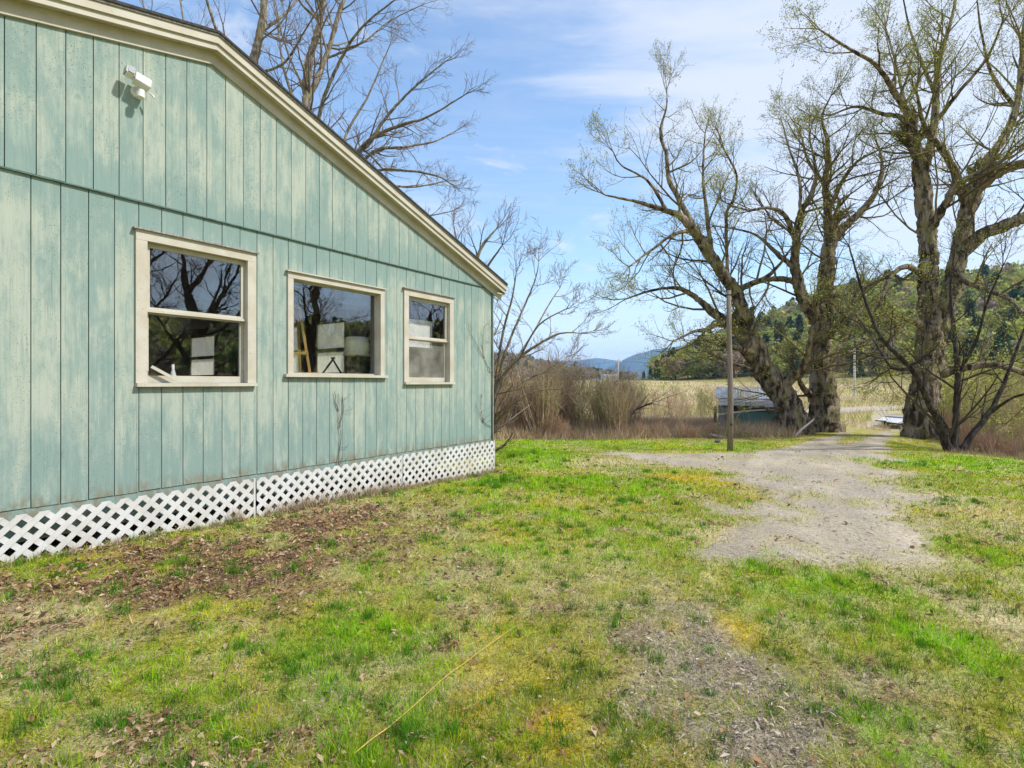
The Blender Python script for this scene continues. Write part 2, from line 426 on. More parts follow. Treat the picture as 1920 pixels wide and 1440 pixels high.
drive_px = [(1690,772),(1640,770),(1628,790),(1600,803),(1560,816),(1500,830),(1450,842),(1380,849),(1250,851),(1130,848),(1150,858),(1230,866),(1310,880),(1375,898),(1392,930),(1365,970),(1335,1000),(1390,1025),(1480,1040),(1600,1035),(1700,1020),(1722,980),(1705,930),(1680,885),(1668,855),(1672,830),(1690,808),(1700,790)]
DRIVE = np.array([gp(*p) for p in drive_px])
strip_px = [(1672,789),(1625,804),(1570,826),(1575,834),(1605,830),(1650,812),(1682,796)]
STRIP = np.array([gp(*p) for p in strip_px])
def poly_sd(poly, X, Y):
    """signed distance, positive inside"""
    inside = np.zeros(X.shape, bool); dmin = np.full(X.shape, 1e9)
    n = len(poly)
    for i in range(n):
        ax, ay = poly[i]; bx, by = poly[(i+1) % n]
        ex, ey = bx-ax, by-ay
        t = np.clip(((X-ax)*ex+(Y-ay)*ey)/(ex*ex+ey*ey+1e-12), 0, 1)
        dmin = np.minimum(dmin, np.hypot(X-ax-t*ex, Y-ay-t*ey))
        c = ((ay > Y) != (by > Y)) & (X < (bx-ax)*(Y-ay)/(by-ay+1e-12)+ax)
        inside ^= c
    return np.where(inside, dmin, -dmin)

blobs = dict(green=[], straw=[], litter=[], grey=[], moss=[], brown=[])
def blob(kind, x, y, rx, ry, a=1.0):
    """patch centred where the sketch pixel meets the ground; rx, ry in sketch pixels"""
    c = gp(x, y); e = gp(x+rx, y); f = gp(x, max(y-ry, 735)); g = gp(x, y+ry)
    blobs[kind].append((c[0], c[1], max(abs(e[0]-c[0]), .05), max(abs(f[1]-g[1])/2, .05), a))
for b in [('green',1560,1110,190,50,1.0),('green',1690,1170,90,60,.9),('green',990,850,70,28,1.3),('green',945,905,60,14,1.1),('green',1800,868,160,14,1.5),('green',1040,905,150,30,.8),
          ('green',1640,790,60,8,1.2),('green',1250,835,180,8,1.0),('green',1050,828,120,8,1.0),('green',200,1270,210,55,.6),('green',600,1210,180,60,.5),('green',900,990,200,50,.4),('green',1880,1060,80,70,.8),('green',820,1380,120,60,.6),('green',1700,1380,160,60,.5),
          ('straw',1360,1008,75,16,1.6),('straw',60,1160,150,60,1.3),('straw',1830,960,120,60,.9),('straw',1850,1160,110,60,.8),('straw',1000,1040,200,50,.5),('straw',1150,870,120,14,.7),('straw',640,1060,130,50,.6),('straw',650,960,160,25,.8),('straw',560,1290,200,40,.5),
          ('brown',400,1050,300,62,1.6),('brown',640,985,170,40,1.1),('brown',130,1085,160,40,1.2),('brown',560,1110,120,40,.9),('brown',430,1410,230,45,.6),('brown',90,1425,100,40,.4),
          ('grey',1340,1260,130,100,1.5),('grey',1420,1390,170,60,1.4),('grey',1270,1160,70,40,1.0),('grey',1250,1330,60,60,1.0),('grey',1620,1300,120,60,.6),
          ('moss',1030,1330,110,70,1.2),('moss',1330,1185,60,22,1.3),('moss',1250,1190,60,16,1.0),('moss',1380,1180,40,14,1.2),('moss',1130,1280,80,60,.9),('moss',1310,1405,60,24,1.2),('moss',1300,895,50,12,1.6),('moss',230,1050,60,12,1.3),('moss',900,1190,80,40,.6),('moss',1080,1410,90,30,.9)]:
    blob(*b)
def cover(X, Y):
    """how much of each ground cover grows at a place"""
    out = {}
    wx = (fbm(X*1.7, Y*1.7, 4, 21)-.5)*1.3; wy = (fbm(X*1.7, Y*1.7, 4, 33)-.5)*1.3
    for k, bl in blobs.items():
        m = np.zeros(X.shape)
        for cx, cy, rx, ry, a in bl:
            sc = np.minimum(1, .35+.5*min(rx, ry))
            d = ((X+wx*sc-cx)/rx)**2 + ((Y+wy*sc-cy)/ry)**2
            m = np.maximum(m, a*np.exp(-d*.9))
        out[k] = m
    f1 = fbm(X*1.3, Y*1.3, 5, 41); f2 = fbm(X*2.6, Y*2.6, 5, 57); f3 = fbm(X*.8+9, Y*.8, 4, 71); f4 = fbm(X*5, Y*5, 3, 87)
    sd = poly_sd(DRIVE, X, Y); st = poly_sd(STRIP, X, Y)
    ragged = (fbm(X*1.1, Y*1.1, 4, 91)-.5)*1.1+(f4-.5)*.5
    fy_ = 1-.85*sstep(11, 16, Y)
    grav = sstep(-.32*fy_-.05, .36*fy_+.10, sd+ragged*1.9*fy_-.05)*(1-.32*sstep(.56,.66,fbm(X*1.9+4, Y*1.2, 4, 133))*fy_) * (1-.85*sstep(-.12, .12, st+ragged*.10))
    out['gravel'] = grav
    f5 = fbm(X*9, Y*9, 3, 97)
    out['green'] = np.clip(out['green']*(.45+1.1*sstep(.35,.6,f5*.5+f4*.5)) + sstep(.46, .60, f1*.6+f5*.4)*.6, 0, 1.5)*(1-.8*np.clip(out['grey'],0,1))
    out['straw'] = np.clip(out['straw'] + sstep(.48, .62, f2*.55+f5*.45)*.8, 0, 1.5)
    out['moss'] = np.clip(out['moss']*sstep(.36, .52, f2+.1) + sstep(.60, .70, f3)*.35, 0, 1.3)
    out['brown'] = np.clip(out['brown']*sstep(.34, .5, f4*.5+f2*.5) + sstep(.60, .70, f2*.6+f4*.4)*.5, 0, 1.4)
    out['grey'] = np.clip(out['grey']*sstep(.36, .55, f4*.6+f1*.4+.05), 0, 1.4)
    return out
C_GREEN = np.array((.270,.330,.020)); C_BRIGHT = np.array((.210,.420,.010)); C_STRAW = np.array((.66,.58,.35)); C_MOSS = np.array((.50,.37,.02))
C_BROWN = np.array((.20,.125,.075)); C_GREY = np.array((.37,.325,.275)); C_GRAV = np.array((.355,.325,.282)); C_FIELD = np.array((.50,.41,.27))
def ground_color(X, Y):
    cv = cover(X, Y); n = len(X)
    base = np.array((.31,.30,.055))
    c = np.repeat(base[None], n, 0)
    def lay(c, col, m): m = np.clip(m, 0, 1)[:, None]; return c*(1-m)+np.asarray(col)[None]*m
    c = lay(c, C_GREEN, cv['green']*.75); c = lay(c, C_BRIGHT, (cv['green']-.7)*1.0)
    c = lay(c, C_STRAW*.8, cv['straw']*.75); c = lay(c, C_MOSS, cv['moss']*.85); c = lay(c, C_GREY*.85, cv['grey']*.85); c = lay(c, C_BROWN, cv['brown']*.85)
    gv = C_GRAV[None]*(.55+.55*fbm(X*1.3, Y*.8, 5, 13, .6)+.62*(fbm((X-.55*Y)*2.6, (Y+.55*X)*.35, 4, 23)-.18))[:, None]*np.where(fbm(X*.9, Y*.6, 3, 19)[:,None] > .52, np.array([[1.0,.985,.97]]), np.array([[1.02,1.0,.95]]))
    m = np.clip(cv['gravel'], 0, 1)[:, None]; c = c*(1-m)+gv*m
    # rough ground beyond the lawn, then field
    far = sstep(0, 1.5, Y-(17.0+1.5*(fbm(X*.5, Y*.5, 3, 61)-.5)+.12*np.clip(X,-5,9)))*(1-m[:,0])*(1-sstep(9,12,X)*(1-sstep(24,30,Y)))
    far = np.maximum(far, sstep(12.0, 13.2, X)*sstep(12.5, 14, Y)*sstep(0,.8, X-.95*Y+1.2)*(1-m[:,0]))
    rough = np.array((.27,.20,.125))
    c = lay(c, rough, far)
    fld = sstep(24, 30, Y)*(1-m[:,0])
    ff = fbm(X*.08, Y*.22, 4, 5)[:, None]
    fc = C_FIELD*(1-.0)+0*ff
    fc = np.where(ff > .55, np.array((.40,.37,.15)), fc)*(.8+.4*ff)
    c = c*(1-fld[:,None])+fc*fld[:,None]
    return c, cv, far

def axis(lo, hi, step, neg, pos, g=1.25):
    a = list(np.arange(lo, hi+1e-6, step)); s = step; v = hi; hi_l = []
    while v < pos: s *= g; v += s; hi_l.append(v)
    s = step; v = lo; lo_l = []
    while v > neg: s *= g; v -= s; lo_l.append(v)
    return np.array(lo_l[::-1]+a+hi_l)
gx = axis(-9, 24, .13, -6000, 6000, 1.22); gy = axis(-.5, 31, .13, -6000, 6000, 1.12)
GX, GY = np.meshgrid(gx, gy, indexing='ij')
fx, fy = GX.ravel(), GY.ravel()
fz = terrain(fx, fy)
ls, lt = house_local(fx, fy)
under = (ls < -.15) & (lt > .15) & (lt < HD) & (ls > -HW)
fz = np.where(under, np.minimum(fz, -.12), fz)
gcol, gcv, gfar = ground_color(fx, fy)
nx, ny = GX.shape
ii, jj = np.meshgrid(np.arange(nx-1), np.arange(ny-1), indexing='ij')
q = np.stack([ii*ny+jj, (ii+1)*ny+jj, (ii+1)*ny+jj+1, ii*ny+jj+1], -1).reshape(-1, 4)
ground = link_mesh('ground', mesh_np('ground', np.stack([fx, fy, fz], 1), quads=q, col=gcol, smooth=True), M['ground'])
tag(ground, kind='structure')
# driveway: its own sheet just over the soil
gq = gcv['gravel'][q].mean(1); inq = (gq > .45) & (np.abs(fx[q].mean(1)-8) < 40) & (fy[q].mean(1) < 45)
dq = q[inq]; used, inv = np.unique(dq, return_inverse=True)
deg = np.bincount(dq.ravel(), minlength=len(fx))[used]
dv = np.stack([fx[used], fy[used], fz[used]+np.where(deg == 4, .005, -.004)], 1)
tag(link_mesh('driveway', mesh_np('driveway', dv, quads=inv.reshape(-1, 4), col=gcol[used], smooth=True), M['ground']), kind='structure')
# gravel road that crosses the field
rc = [(-60,29.5),(-20,28.6),(0,28.2),(9,29),(16,33),(23,38.5),(33,45),(60,55),(120,66),(260,85)]
rp = []
for (a, b) in zip(rc[:-1], rc[1:]):
    for k in range(24): rp.append((a[0]+(b[0]-a[0])*k/24, a[1]+(b[1]-a[1])*k/24))
rp = np.array(rp); tg = np.gradient(rp, axis=0); nrm = np.stack([-tg[:,1], tg[:,0]], 1)/np.linalg.norm(tg, axis=1)[:,None]
rv = []; 
for k in (-2.0,-1.0,0,1.0,2.0): 
    pp = rp+nrm*k; rv.append(np.stack([pp[:,0], pp[:,1], terrain(pp[:,0], pp[:,1], True)+.06-.02*abs(k)], 1))
rv = np.stack(rv, 1); nR = len(rp)
rq = np.array([[i*5+k, i*5+k+1, (i+1)*5+k+1, (i+1)*5+k] for i in range(nR-1) for k in range(4)])
rcol = np.repeat((C_GRAV*1.12)[None], nR*5, 0)
tag(link_mesh('road', mesh_np('road', rv.reshape(-1,3), quads=rq, col=rcol, smooth=True), M['ground']), kind='structure')

# ------------------------------------------------------------------ hills and mountains
def H_right(phi):
    """crest height by bearing (degrees clockwise from +Y)"""
    return np.interp(phi, [-20,12.5,15,18,21,25,30,35,40,47,60,90,120,150,170], [0,0,4,13,24,32,46,54,54,52,36,34,34,30,12])
def hill_z(X, Y):
    r = np.hypot(X, Y); phi = np.degrees(np.arctan2(X, Y))
    z = -1.0 + 3.0*sstep(140, 165, r) + H_right(phi)*sstep(160, 400, r)*(.92+.16*fbm(X*.02, Y*.02, 3, 3)) - 1.5*(r<150)
    return z
ph = np.radians(np.arange(11, 171, 1.0)); rr = np.array([138,150,158,166,176,190,210,235,265,300,340,380,430,500,600])
PH, RR = np.meshgrid(ph, rr, indexing='ij'); hX, hY = (RR*np.sin(PH)).ravel(), (RR*np.cos(PH)).ravel()
hz = hill_z(hX, hY)
n1, n2 = PH.shape
ii, jj = np.meshgrid(np.arange(n1-1), np.arange(n2-1), indexing='ij')
hq = np.stack([ii*n2+jj, ii*n2+jj+1, (ii+1)*n2+jj+1, (ii+1)*n2+jj], -1).reshape(-1,4)
hc = np.repeat(np.array([[.22,.20,.085]]), len(hX), 0)
tag(link_mesh('hill', mesh_np('hill', np.stack([hX,hY,hz],1), quads=hq, col=hc, smooth=True), M['ground']), kind='structure')
# low far hill on the other side of the valley
def hill2_z(X, Y):
    r = np.hypot(X, Y); phi = np.degrees(np.arctan2(X, Y))
    H = np.interp(phi, [-75,-50,-20,-5,0,3,6,9,11,12.5,14.5], [60,75,60,44,38,29,20,12,8,5,0])
    return 1.0 + H*sstep(430, 760, r)*(.9+.2*fbm(X*.006, Y*.006, 3, 8))
ph = np.radians(np.arange(-75, 15, .6)); rr = np.array([400,430,470,520,580,640,700,760,840,1000])
PH, RR = np.meshgrid(ph, rr, indexing='ij'); hX, hY = (RR*np.sin(PH)).ravel(), (RR*np.cos(PH)).ravel()
n1, n2 = PH.shape
ii, jj = np.meshgrid(np.arange(n1-1), np.arange(n2-1), indexing='ij')
hq = np.stack([ii*n2+jj, ii*n2+jj+1, (ii+1)*n2+jj+1, (ii+1)*n2+jj], -1).reshape(-1,4)
tag(link_mesh('hill', mesh_np('hill', np.stack([hX,hY,hill2_z(hX,hY)],1), quads=hq, col=np.repeat(np.array([[.22,.18,.12]]), len(hX), 0), smooth=True), M['ground']), kind='structure')
# blue mountains closing the valley
def mountain(name, prof, r0, r1, r2, seed):
    xs = np.linspace(prof[0][0], prof[-1][0], 140); H = np.interp(xs, [p[0] for p in prof], [p[1] for p in prof])
    rows = [(r0, 0), (r0+.3*(r1-r0), .28), (r0+.6*(r1-r0), .62), (r0+.85*(r1-r0), .9), (r1, 1.0), (r1+.4*(r2-r1), .6), (r2, 0)]
    V = []
    for x, h in zip(xs, H):
        for (r, k) in rows:
            j = 1+.14*(float(fbm(np.array([x*9.0]), np.array([r*.004]), 3, seed)[0])-.5)*(k < 1)
            V.append((x*r, r, 2+(h/960*r1)*k*j))
    n2 = len(rows); qd = [[i*n2+k, i*n2+k+1, (i+1)*n2+k+1, (i+1)*n2+k] for i in range(len(xs)-1) for k in range(n2-1)]
    V = np.array(V)
    o = link_mesh(name, mesh_np(name, V, quads=np.array(qd), col=np.repeat(np.array([[.022,.05,.06]]), len(V), 0), smooth=True), M['ground'])
    tag(o, kind='structure'); return o
# profile in (slope X/Y, height in sketch pixels above eye level)
mountain('mountain', [(-.7,30),(-.3,44),(-.1,36),(.05,34),(.10,41),(.13,42),(.165,47),(.19,44),(.225,39),(.26,30),(.33,18),(.45,5)], 4200, 5200, 5700, 5)
mountain('mountain', [(.10,4),(.16,18),(.20,34),(.225,47),(.245,55),(.262,58),(.275,63),(.29,64),(.31,67),(.34,70),(.42,60),(.6,50),(.9,30)], 3000, 3700, 4100, 9)

# ------------------------------------------------------------------ tree machinery
class Branches:
    def __init__(s): s.lines = {}; s.leafpts = []
    def add(s, pts, rad, n=3): s.lines.setdefault((len(pts), n), []).append((pts, rad))
    def arrays(s):
        Vs, Qs, b = [], [], 0
        for (m, n), L in s.lines.items():
            P = np.array([[tuple(p) for p in l[0]] for l in L]); Rd = np.array([l[1] for l in L])
            T = np.empty_like(P); T[:,1:-1] = P[:,2:]-P[:,:-2]; T[:,0] = P[:,1]-P[:,0]; T[:,-1] = P[:,-1]-P[:,-2]
            T /= np.linalg.norm(T, axis=2, keepdims=True)+1e-9
            ref = np.where(np.abs(T.mean(1)[:,2:3]) < .75, np.array([[0,0,1.]]), np.array([[1.,0,0]]))[:,None,:]
            U = np.cross(T, np.broadcast_to(ref, T.shape)); U /= np.linalg.norm(U, axis=2, keepdims=True)+1e-9
            W = np.cross(T, U)
            a = 2*np.pi*np.arange(n)/n
            V = P[:,:,None,:]+Rd[:,:,None,None]*(U[:,:,None,:]*np.cos(a)[None,None,:,None]+W[:,:,None,:]*np.sin(a)[None,None,:,None])
            B = len(L); Vs.append(V.reshape(-1,3))
            i, j, k = np.meshgrid(np.arange(B), np.arange(m-1), np.arange(n), indexing='ij')
            f = lambda jj, kk: b+(i*m+jj)*n+kk % n
            Qs.append(np.stack([f(j,k), f(j,k+1), f(j+1,k+1), f(j+1,k)], -1).reshape(-1,4)); b += B*m*n
        return np.concatenate(Vs), np.concatenate(Qs)
def rv3(g=rng): return Vector((g.uniform(-1,1), g.uniform(-1,1), g.uniform(-1,1)))
def child_dir(d, ang, g):
    a = d.orthogonal().normalized(); a.rotate(Matrix.Rotation(g.uniform(0, 2*math.pi), 3, d))
    return (d*math.cos(ang)+a*math.sin(ang)).normalized()
def grow(B, p, d, L, r, lev, mx, g, up=.15, wig=.22, kids=(6,6,5,4), ang=(28,58), ratio=(.45,.7), leaf=True, rmin=.004):
    n = 5 if lev < 2 else (4 if lev == 2 else 3)
    pts = [p.copy()]; q = p.copy(); dd = d.copy(); dirs = [d.copy()]
    for i in range(n):
        dd = (dd + rv3(g)*wig + Vector((0,0,up))).normalized(); q = q+dd*(L/n); pts.append(q.copy()); dirs.append(dd.copy())
    rad = [max(r*(1-.72*i/n), rmin) for i in range(n+1)]
    B.add(pts, rad, 5 if r > .05 else (4 if r > .02 else 3))
    if lev < mx:
        k = kids[min(lev, len(kids)-1)]
        k = max(2, int(k*g.uniform(.75, 1.25)))
        for c in range(k):
            t = .18+.82*(c+g.random())/k; i = min(int(t*n), n-1); fr = t*n-i
            cp = pts[i].lerp(pts[i+1], fr); cd = child_dir(dirs[min(i+1,n)], R(g.uniform(*ang)), g)
            grow(B, cp, cd, L*g.uniform(*ratio)*(1-.35*t), max(rad[i]*.55, rmin), lev+1, mx, g, up, wig, kids, ang, ratio, leaf, rmin)
    elif leaf:
        B.leafpts += pts[1:]
def resample(pts, rad, step):
    """Catmull-Rom"""
    P = [Vector(p) for p in pts]; out = []; ro = []
    for i in range(len(P)-1):
        p0, p1, p2, p3 = P[max(i-1,0)], P[i], P[i+1], P[min(i+2,len(P)-1)]
        n = max(1, int((p2-p1).length/step))
        for k in range(n):
            t = k/n
            out.append(.5*((2*p1)+(p2-p0)*t+(2*p0-5*p1+4*p2-p3)*t*t+(3*p1-p0-3*p2+p3)*t**3)); ro.append(rad[i]*(1-t)+rad[i+1]*t)
    out.append(P[-1]); ro.append(rad[-1]); return out, ro
def limb_mesh(limbs, gnarl, seed, nside=22, step=.10):
    """smooth knobbly limbs; each is (points, radii)"""
    Vs, Qs, b = [], [], 0
    for li, (pts, rad) in enumerate(limbs):
        big = max(rad) > .14
        P, Rr = resample(pts, rad, step if big else step*1.6); n = nside if big else 7
        P = np.array([tuple(p) for p in P]); Rr = np.array(Rr); m = len(P)
        if m < 2: continue
        jit = np.random.default_rng(seed+li).normal(0, 1, P.shape)*np.minimum(Rr, .2)[:,None]*.10; jit[0] = 0; P = P+jit
        T = np.gradient(P, axis=0); T /= np.linalg.norm(T, axis=1, keepdims=True)+1e-9
        U = np.cross(T, np.array([0.31,.95,.05])); U /= np.linalg.norm(U, axis=1, keepdims=True)+1e-9; W = np.cross(T, U)
        a = 2*np.pi*np.arange(n)/n
        A, J = np.meshgrid(a, np.arange(m), indexing='xy')
        nz = fbm(np.cos(A)*2.2+li*7.3+2, J*.22+np.sin(A)*2.2+seed, 4, seed)-.5
        ridg = np.abs(fbm(np.cos(A)*5+11, np.sin(A)*5+J*.08, 2, seed+3)-.5)
        fine = fbm(np.cos(A)*9+5, np.sin(A)*9+J*.25+li*3, 3, seed+9)-.5
        rr = Rr[:,None]*(1+gnarl*(1.5*nz-ridg*1.1+.9*fine*(Rr[:,None]>.2)))
        V = P[:,None,:]+rr[:,:,None]*(U[:,None,:]*np.cos(A)[:,:,None]+W[:,None,:]*np.sin(A)[:,:,None])
        Vs.append(V.reshape(-1,3))
        j, k = np.meshgrid(np.arange(m-1), np.arange(n), indexing='ij')
        Qs.append(np.stack([b+j*n+k, b+j*n+(k+1)%n, b+(j+1)*n+(k+1)%n, b+(j+1)*n+k], -1).reshape(-1,4)); b += m*n
    return np.concatenate(Vs), np.concatenate(Qs)
def leaf_arrays(pts, per, size, spread, cols, gen):
    P = np.repeat(np.array([tuple(p) for p in pts]), per, 0); n = len(P)
    P = P+gen.normal(0, spread, (n,3))
    a = gen.normal(0,1,(n,3)); a /= np.linalg.norm(a,axis=1,keepdims=True); bvec = np.cross(a, gen.normal(0,1,(n,3))); bvec /= np.linalg.norm(bvec,axis=1,keepdims=True)+1e-9
    s = size*gen.uniform(.6,1.4,(n,1))
    V = np.stack([P-bvec*s*.3, P+bvec*s*.3, P+a*s], 1).reshape(-1,3)
    T = np.arange(3*n).reshape(-1,3)
    cols = np.asarray(cols); ci = cols[gen.integers(0,len(cols),n)]*gen.uniform(.75,1.25,(n,1))
    return V, T, np.repeat(ci, 3, 0)
def crown_mesh(name, B, twig_cols, gen, leaf=None):
    V, Q = B.arrays()
    tc = np.asarray(twig_cols); col = np.repeat(tc[gen.integers(0,len(tc),max(1,len(V)//12+1))], 12, 0)[:len(V)]
    T = None
    if leaf and B.leafpts:
        LV, LT, LC = leaf_arrays(B.leafpts, leaf[0], leaf[1], leaf[2], leaf[3], gen)
        T = LT+len(V); V = np.concatenate([V, LV]); col = np.concatenate([col, LC])
    return mesh_np(name, V, tris=T, quads=Q, col=col)

WILLOW_LEAF = [(.42,.44,.08),(.36,.41,.07),(.48,.46,.15)]
def traced_tree(name, label, base_px, D, limbs_px, seed, barkmat, twig_cols, leaf, gnarl, sub, group=None, epic=0, sink=.25, kids=(6,6,5,4), mxlev=3, up=.10, cat='tree', slen=1.0, wig=.22):
    """limbs_px: list of (pts[(x,y,r)], depth_offset_start, depth_offset_end)"""
    g = random.Random(seed); gen = np.random.default_rng(seed)
    b = px(base_px[0], base_px[1], D); base = Vector((b.x, b.y, tz(b.x, b.y)))
    limbs = []
    for k, (pts, d0, d1) in enumerate(limbs_px):
        n = len(pts); P = [px(x, y, D+d0+(d1-d0)*i/(n-1)) - base for i, (x, y, r) in enumerate(pts)]; rad = [r for *_, r in pts]
        if k == 0:
            P[0].z = -sink; rad[0] *= 1.18
        limbs.append((P, rad))
    root = empty(name, base); tag(root, label, cat, group)
    V, Q = limb_mesh(limbs, gnarl, seed)
    link_mesh('trunk', mesh_np('trunk', V, quads=Q, smooth=True), barkmat, root)
    B = Branches()
    for (P, rad) in limbs:
        pp, rr_ = resample(P, rad, .25)
        tot = len(pp)
        for i in range(1, tot):
            r = rr_[i]
            if r > .30:
                if epic and g.random() < epic:
                    d = child_dir((pp[i]-pp[i-1]).normalized(), R(g.uniform(50,95)), g); d.z = abs(d.z)*.6+.25
                    grow(B, pp[i]+d.normalized()*r*.8, d.normalized(), g.uniform(.5,1.6), .012, 2, 3, g, .12, .25, kids, leaf=True)
                continue
            if g.random() < sub*(.30 if r > .16 else .62):
                d = child_dir((pp[i]-pp[i-1]).normalized(), R(g.uniform(30,75)), g)
                L = slen*g.uniform(.9,1.9)*(1.0+2.2*min(r, .14)/.14)*.62
                grow(B, pp[i], d, L, min(max(r*.5, .012), .05), 1, mxlev, g, up, wig, kids, leaf=True)
        d = (pp[-1]-pp[-2]).normalized()
        for c in range(3): grow(B, pp[-1], child_dir(d, R(g.uniform(5,35)), g), slen*g.uniform(.9,1.7), max(rad[-1]*.8,.01), 1, mxlev, g, up, wig, kids)
    link_mesh('crown', crown_mesh('crown', B, twig_cols, gen, leaf), M['twig'], root)
    return root

TW_WIL = [(.14,.105,.06),(.19,.155,.08),(.23,.20,.085),(.10,.08,.055)]
willow_limbs_L = [
 ([(1492,815,.70),(1482,775,.60),(1462,735,.50),(1440,705,.44),(1418,668,.44),(1402,640,.42)],0,0),
 ([(1410,652,.34),(1396,592,.27),(1380,550,.25),(1350,505,.22),(1320,460,.20),(1300,430,.17),(1275,405,.13),(1250,395,.10),(1210,382,.07),(1180,375,.05),(1135,366,.03)],0,-2.2),
 ([(1305,436,.14),(1272,372,.11),(1254,335,.10),(1250,290,.08),(1238,250,.06),(1250,200,.04),(1250,170,.022)],-.9,.6),
 ([(1402,640,.27),(1372,610,.21),(1330,580,.17),(1300,555,.12),(1268,540,.085),(1220,545,.05),(1175,560,.03)],0,1.8),
 ([(1375,613,.17),(1345,606,.13),(1325,618,.09),(1300,622,.05),(1262,640,.03)],.1,-1.5),
 ([(1366,548,.10),(1363,480,.075),(1362,400,.06),(1374,378,.05),(1381,330,.04),(1360,285,.03)],-.4,-1.6),
 ([(1380,552,.13),(1405,532,.10),(1432,522,.09),(1458,500,.06),(1480,470,.035)],0,-2.0),
 ([(1455,728,.24),(1490,705,.17),(1510,680,.12),(1518,645,.09),(1530,600,.05)],0,-1.8),
 ([(1436,702,.10),(1400,690,.075),(1350,672,.055),(1310,652,.035),(1285,640,.02)],0,-1.5),
 ([(1300,432,.10),(1262,440,.07),(1220,470,.05),(1180,500,.03)],-.9,-3),
 ([(1335,480,.11),(1325,400,.08),(1318,330,.06),(1322,250,.03)],-.6,1.6),
 ([(1250,396,.07),(1215,340,.05),(1165,310,.03),(1150,285,.02)],-1.8,-2.4),
 ([(1420,668,.16),(1395,655,.13),(1360,648,.06)],0,-1.0),
 ([(1445,770,.08),(1425,762,.06),(1392,770,.045),(1372,800,.03)],-.2,-1.2),
]
willow_limbs_R = [
 ([(1546,815,.62),(1545,765,.55),(1541,705,.47),(1536,655,.45),(1540,600,.40),(1548,550,.36),(1551,490,.29),(1555,448,.25)],0,0),
 ([(1555,455,.20),(1590,420,.16),(1628,382,.13),(1650,340,.09),(1653,300,.06),(1640,255,.03)],0,1.4),
 ([(1555,450,.21),(1552,400,.17),(1548,350,.13),(1552,300,.10),(1550,260,.07),(1541,222,.05),(1558,180,.025)],0,-1.4),
 ([(1540,610,.30),(1508,565,.23),(1491,500,.19),(1492,450,.15),(1501,400,.12),(1519,370,.10),(1530,325,.06),(1520,270,.03)],0,-2.2),
 ([(1492,455,.10),(1470,402,.085),(1440,390,.06),(1400,394,.04),(1360,380,.025)],-1.2,-3.2),
 ([(1491,505,.11),(1452,470,.085),(1420,442,.06),(1382,430,.04),(1340,424,.025)],-1.0,.5),
 ([(1501,402,.08),(1498,335,.06),(1480,280,.04),(1465,225,.022)],-1.6,.2),
 ([(1525,590,.16),(1492,532,.13),(1442,524,.10),(1395,541,.07),(1378,552,.05)],0,-.8),
 ([(1540,690,.15),(1575,650,.10),(1600,600,.07),(1615,540,.04)],0,1.6),
 ([(1530,745,.18),(1512,735,.13),(1498,712,.08),(1490,690,.05)],-.1,-.9),
 ([(1552,395,.11),(1585,330,.08),(1612,300,.05),(1650,280,.03)],-.4,-2.0),
 ([(1548,350,.09),(1515,300,.06),(1500,250,.04),(1478,215,.02)],-.6,1.5),
 ([(1545,640,.16),(1580,600,.09),(1600,560,.05)],0,-1.6),
]
tree3_limbs = [
 ([(1724,838,.60),(1727,785,.51),(1735,705,.43),(1742,640,.37),(1739,560,.33),(1740,480,.30),(1736,420,.28),(1730,360,.26),(1723,300,.22)],0,0),
 ([(1724,310,.17),(1713,250,.15),(1700,210,.12),(1670,160,.09),(1640,120,.07),(1590,90,.05),(1540,58,.03)],0,-2.0),
 ([(1715,258,.12),(1690,222,.10),(1650,212,.075),(1605,200,.05),(1560,215,.03)],-.2,1.8),
 ([(1726,330,.19),(1741,290,.16),(1752,230,.14),(1755,180,.12),(1760,120,.09),(1780,50,.06),(1792,0,.05),(1800,-60,.03)],0,1.0),
 ([(1745,690,.34),(1762,610,.31),(1782,540,.30),(1800,470,.28),(1815,400,.26),(1830,350,.24)],0,.8),
 ([(1830,355,.22),(1870,322,.19),(1920,306,.17),(1990,290,.12),(2060,250,.07)],.7,-1.8),
 ([(1826,362,.20),(1852,302,.17),(1882,258,.14),(1906,200,.12),(1916,120,.10),(1922,40,.07),(1935,-50,.04)],.7,2.4),
 ([(1815,390,.17),(1790,322,.13),(1766,280,.11),(1735,240,.07),(1720,180,.04)],.7,-1.4),
 ([(1803,472,.26),(1840,440,.23),(1882,424,.22),(1932,400,.19),(2010,355,.13)],.5,-1.2),
 ([(1738,440,.17),(1765,395,.14),(1790,352,.12),(1830,325,.09),(1880,300,.05)],0,-2.2),
 ([(1765,700,.20),(1810,690,.15),(1860,684,.12),(1925,702,.09),(1990,740,.05)],0,-1.6),
 ([(1752,232,.09),(1800,170,.07),(1850,110,.05),(1880,40,.03)],.5,-1.4),
 ([(1755,180,.08),(1725,110,.06),(1705,50,.04),(1690,-20,.02)],.6,2.0),
 ([(1740,520,.14),(1700,500,.10),(1670,520,.07),(1650,570,.04)],0,-1.8),
 ([(1790,520,.14),(1840,540,.10),(1890,560,.07),(1930,600,.04)],.3,-2.2),
 ([(1700,212,.07),(1680,120,.05),(1660,50,.03)],-.6,1.0),
 ([(1906,205,.09),(1860,140,.06),(1840,60,.04),(1830,-20,.02)],2.0,.5),
 ([(1742,620,.15),(1700,600,.10),(1672,640,.06),(1660,700,.03)],0,-1.2),
]
traced_tree('willow_tree', 'old leaning willow with broken knobbly trunk next to the tin roofed shed', (1492,812), 20.5, willow_limbs_L, 101, M['willow'], TW_WIL, (2,.05,.06,WILLOW_LEAF), .42, .72, 'old willows along the driveway', epic=.6)
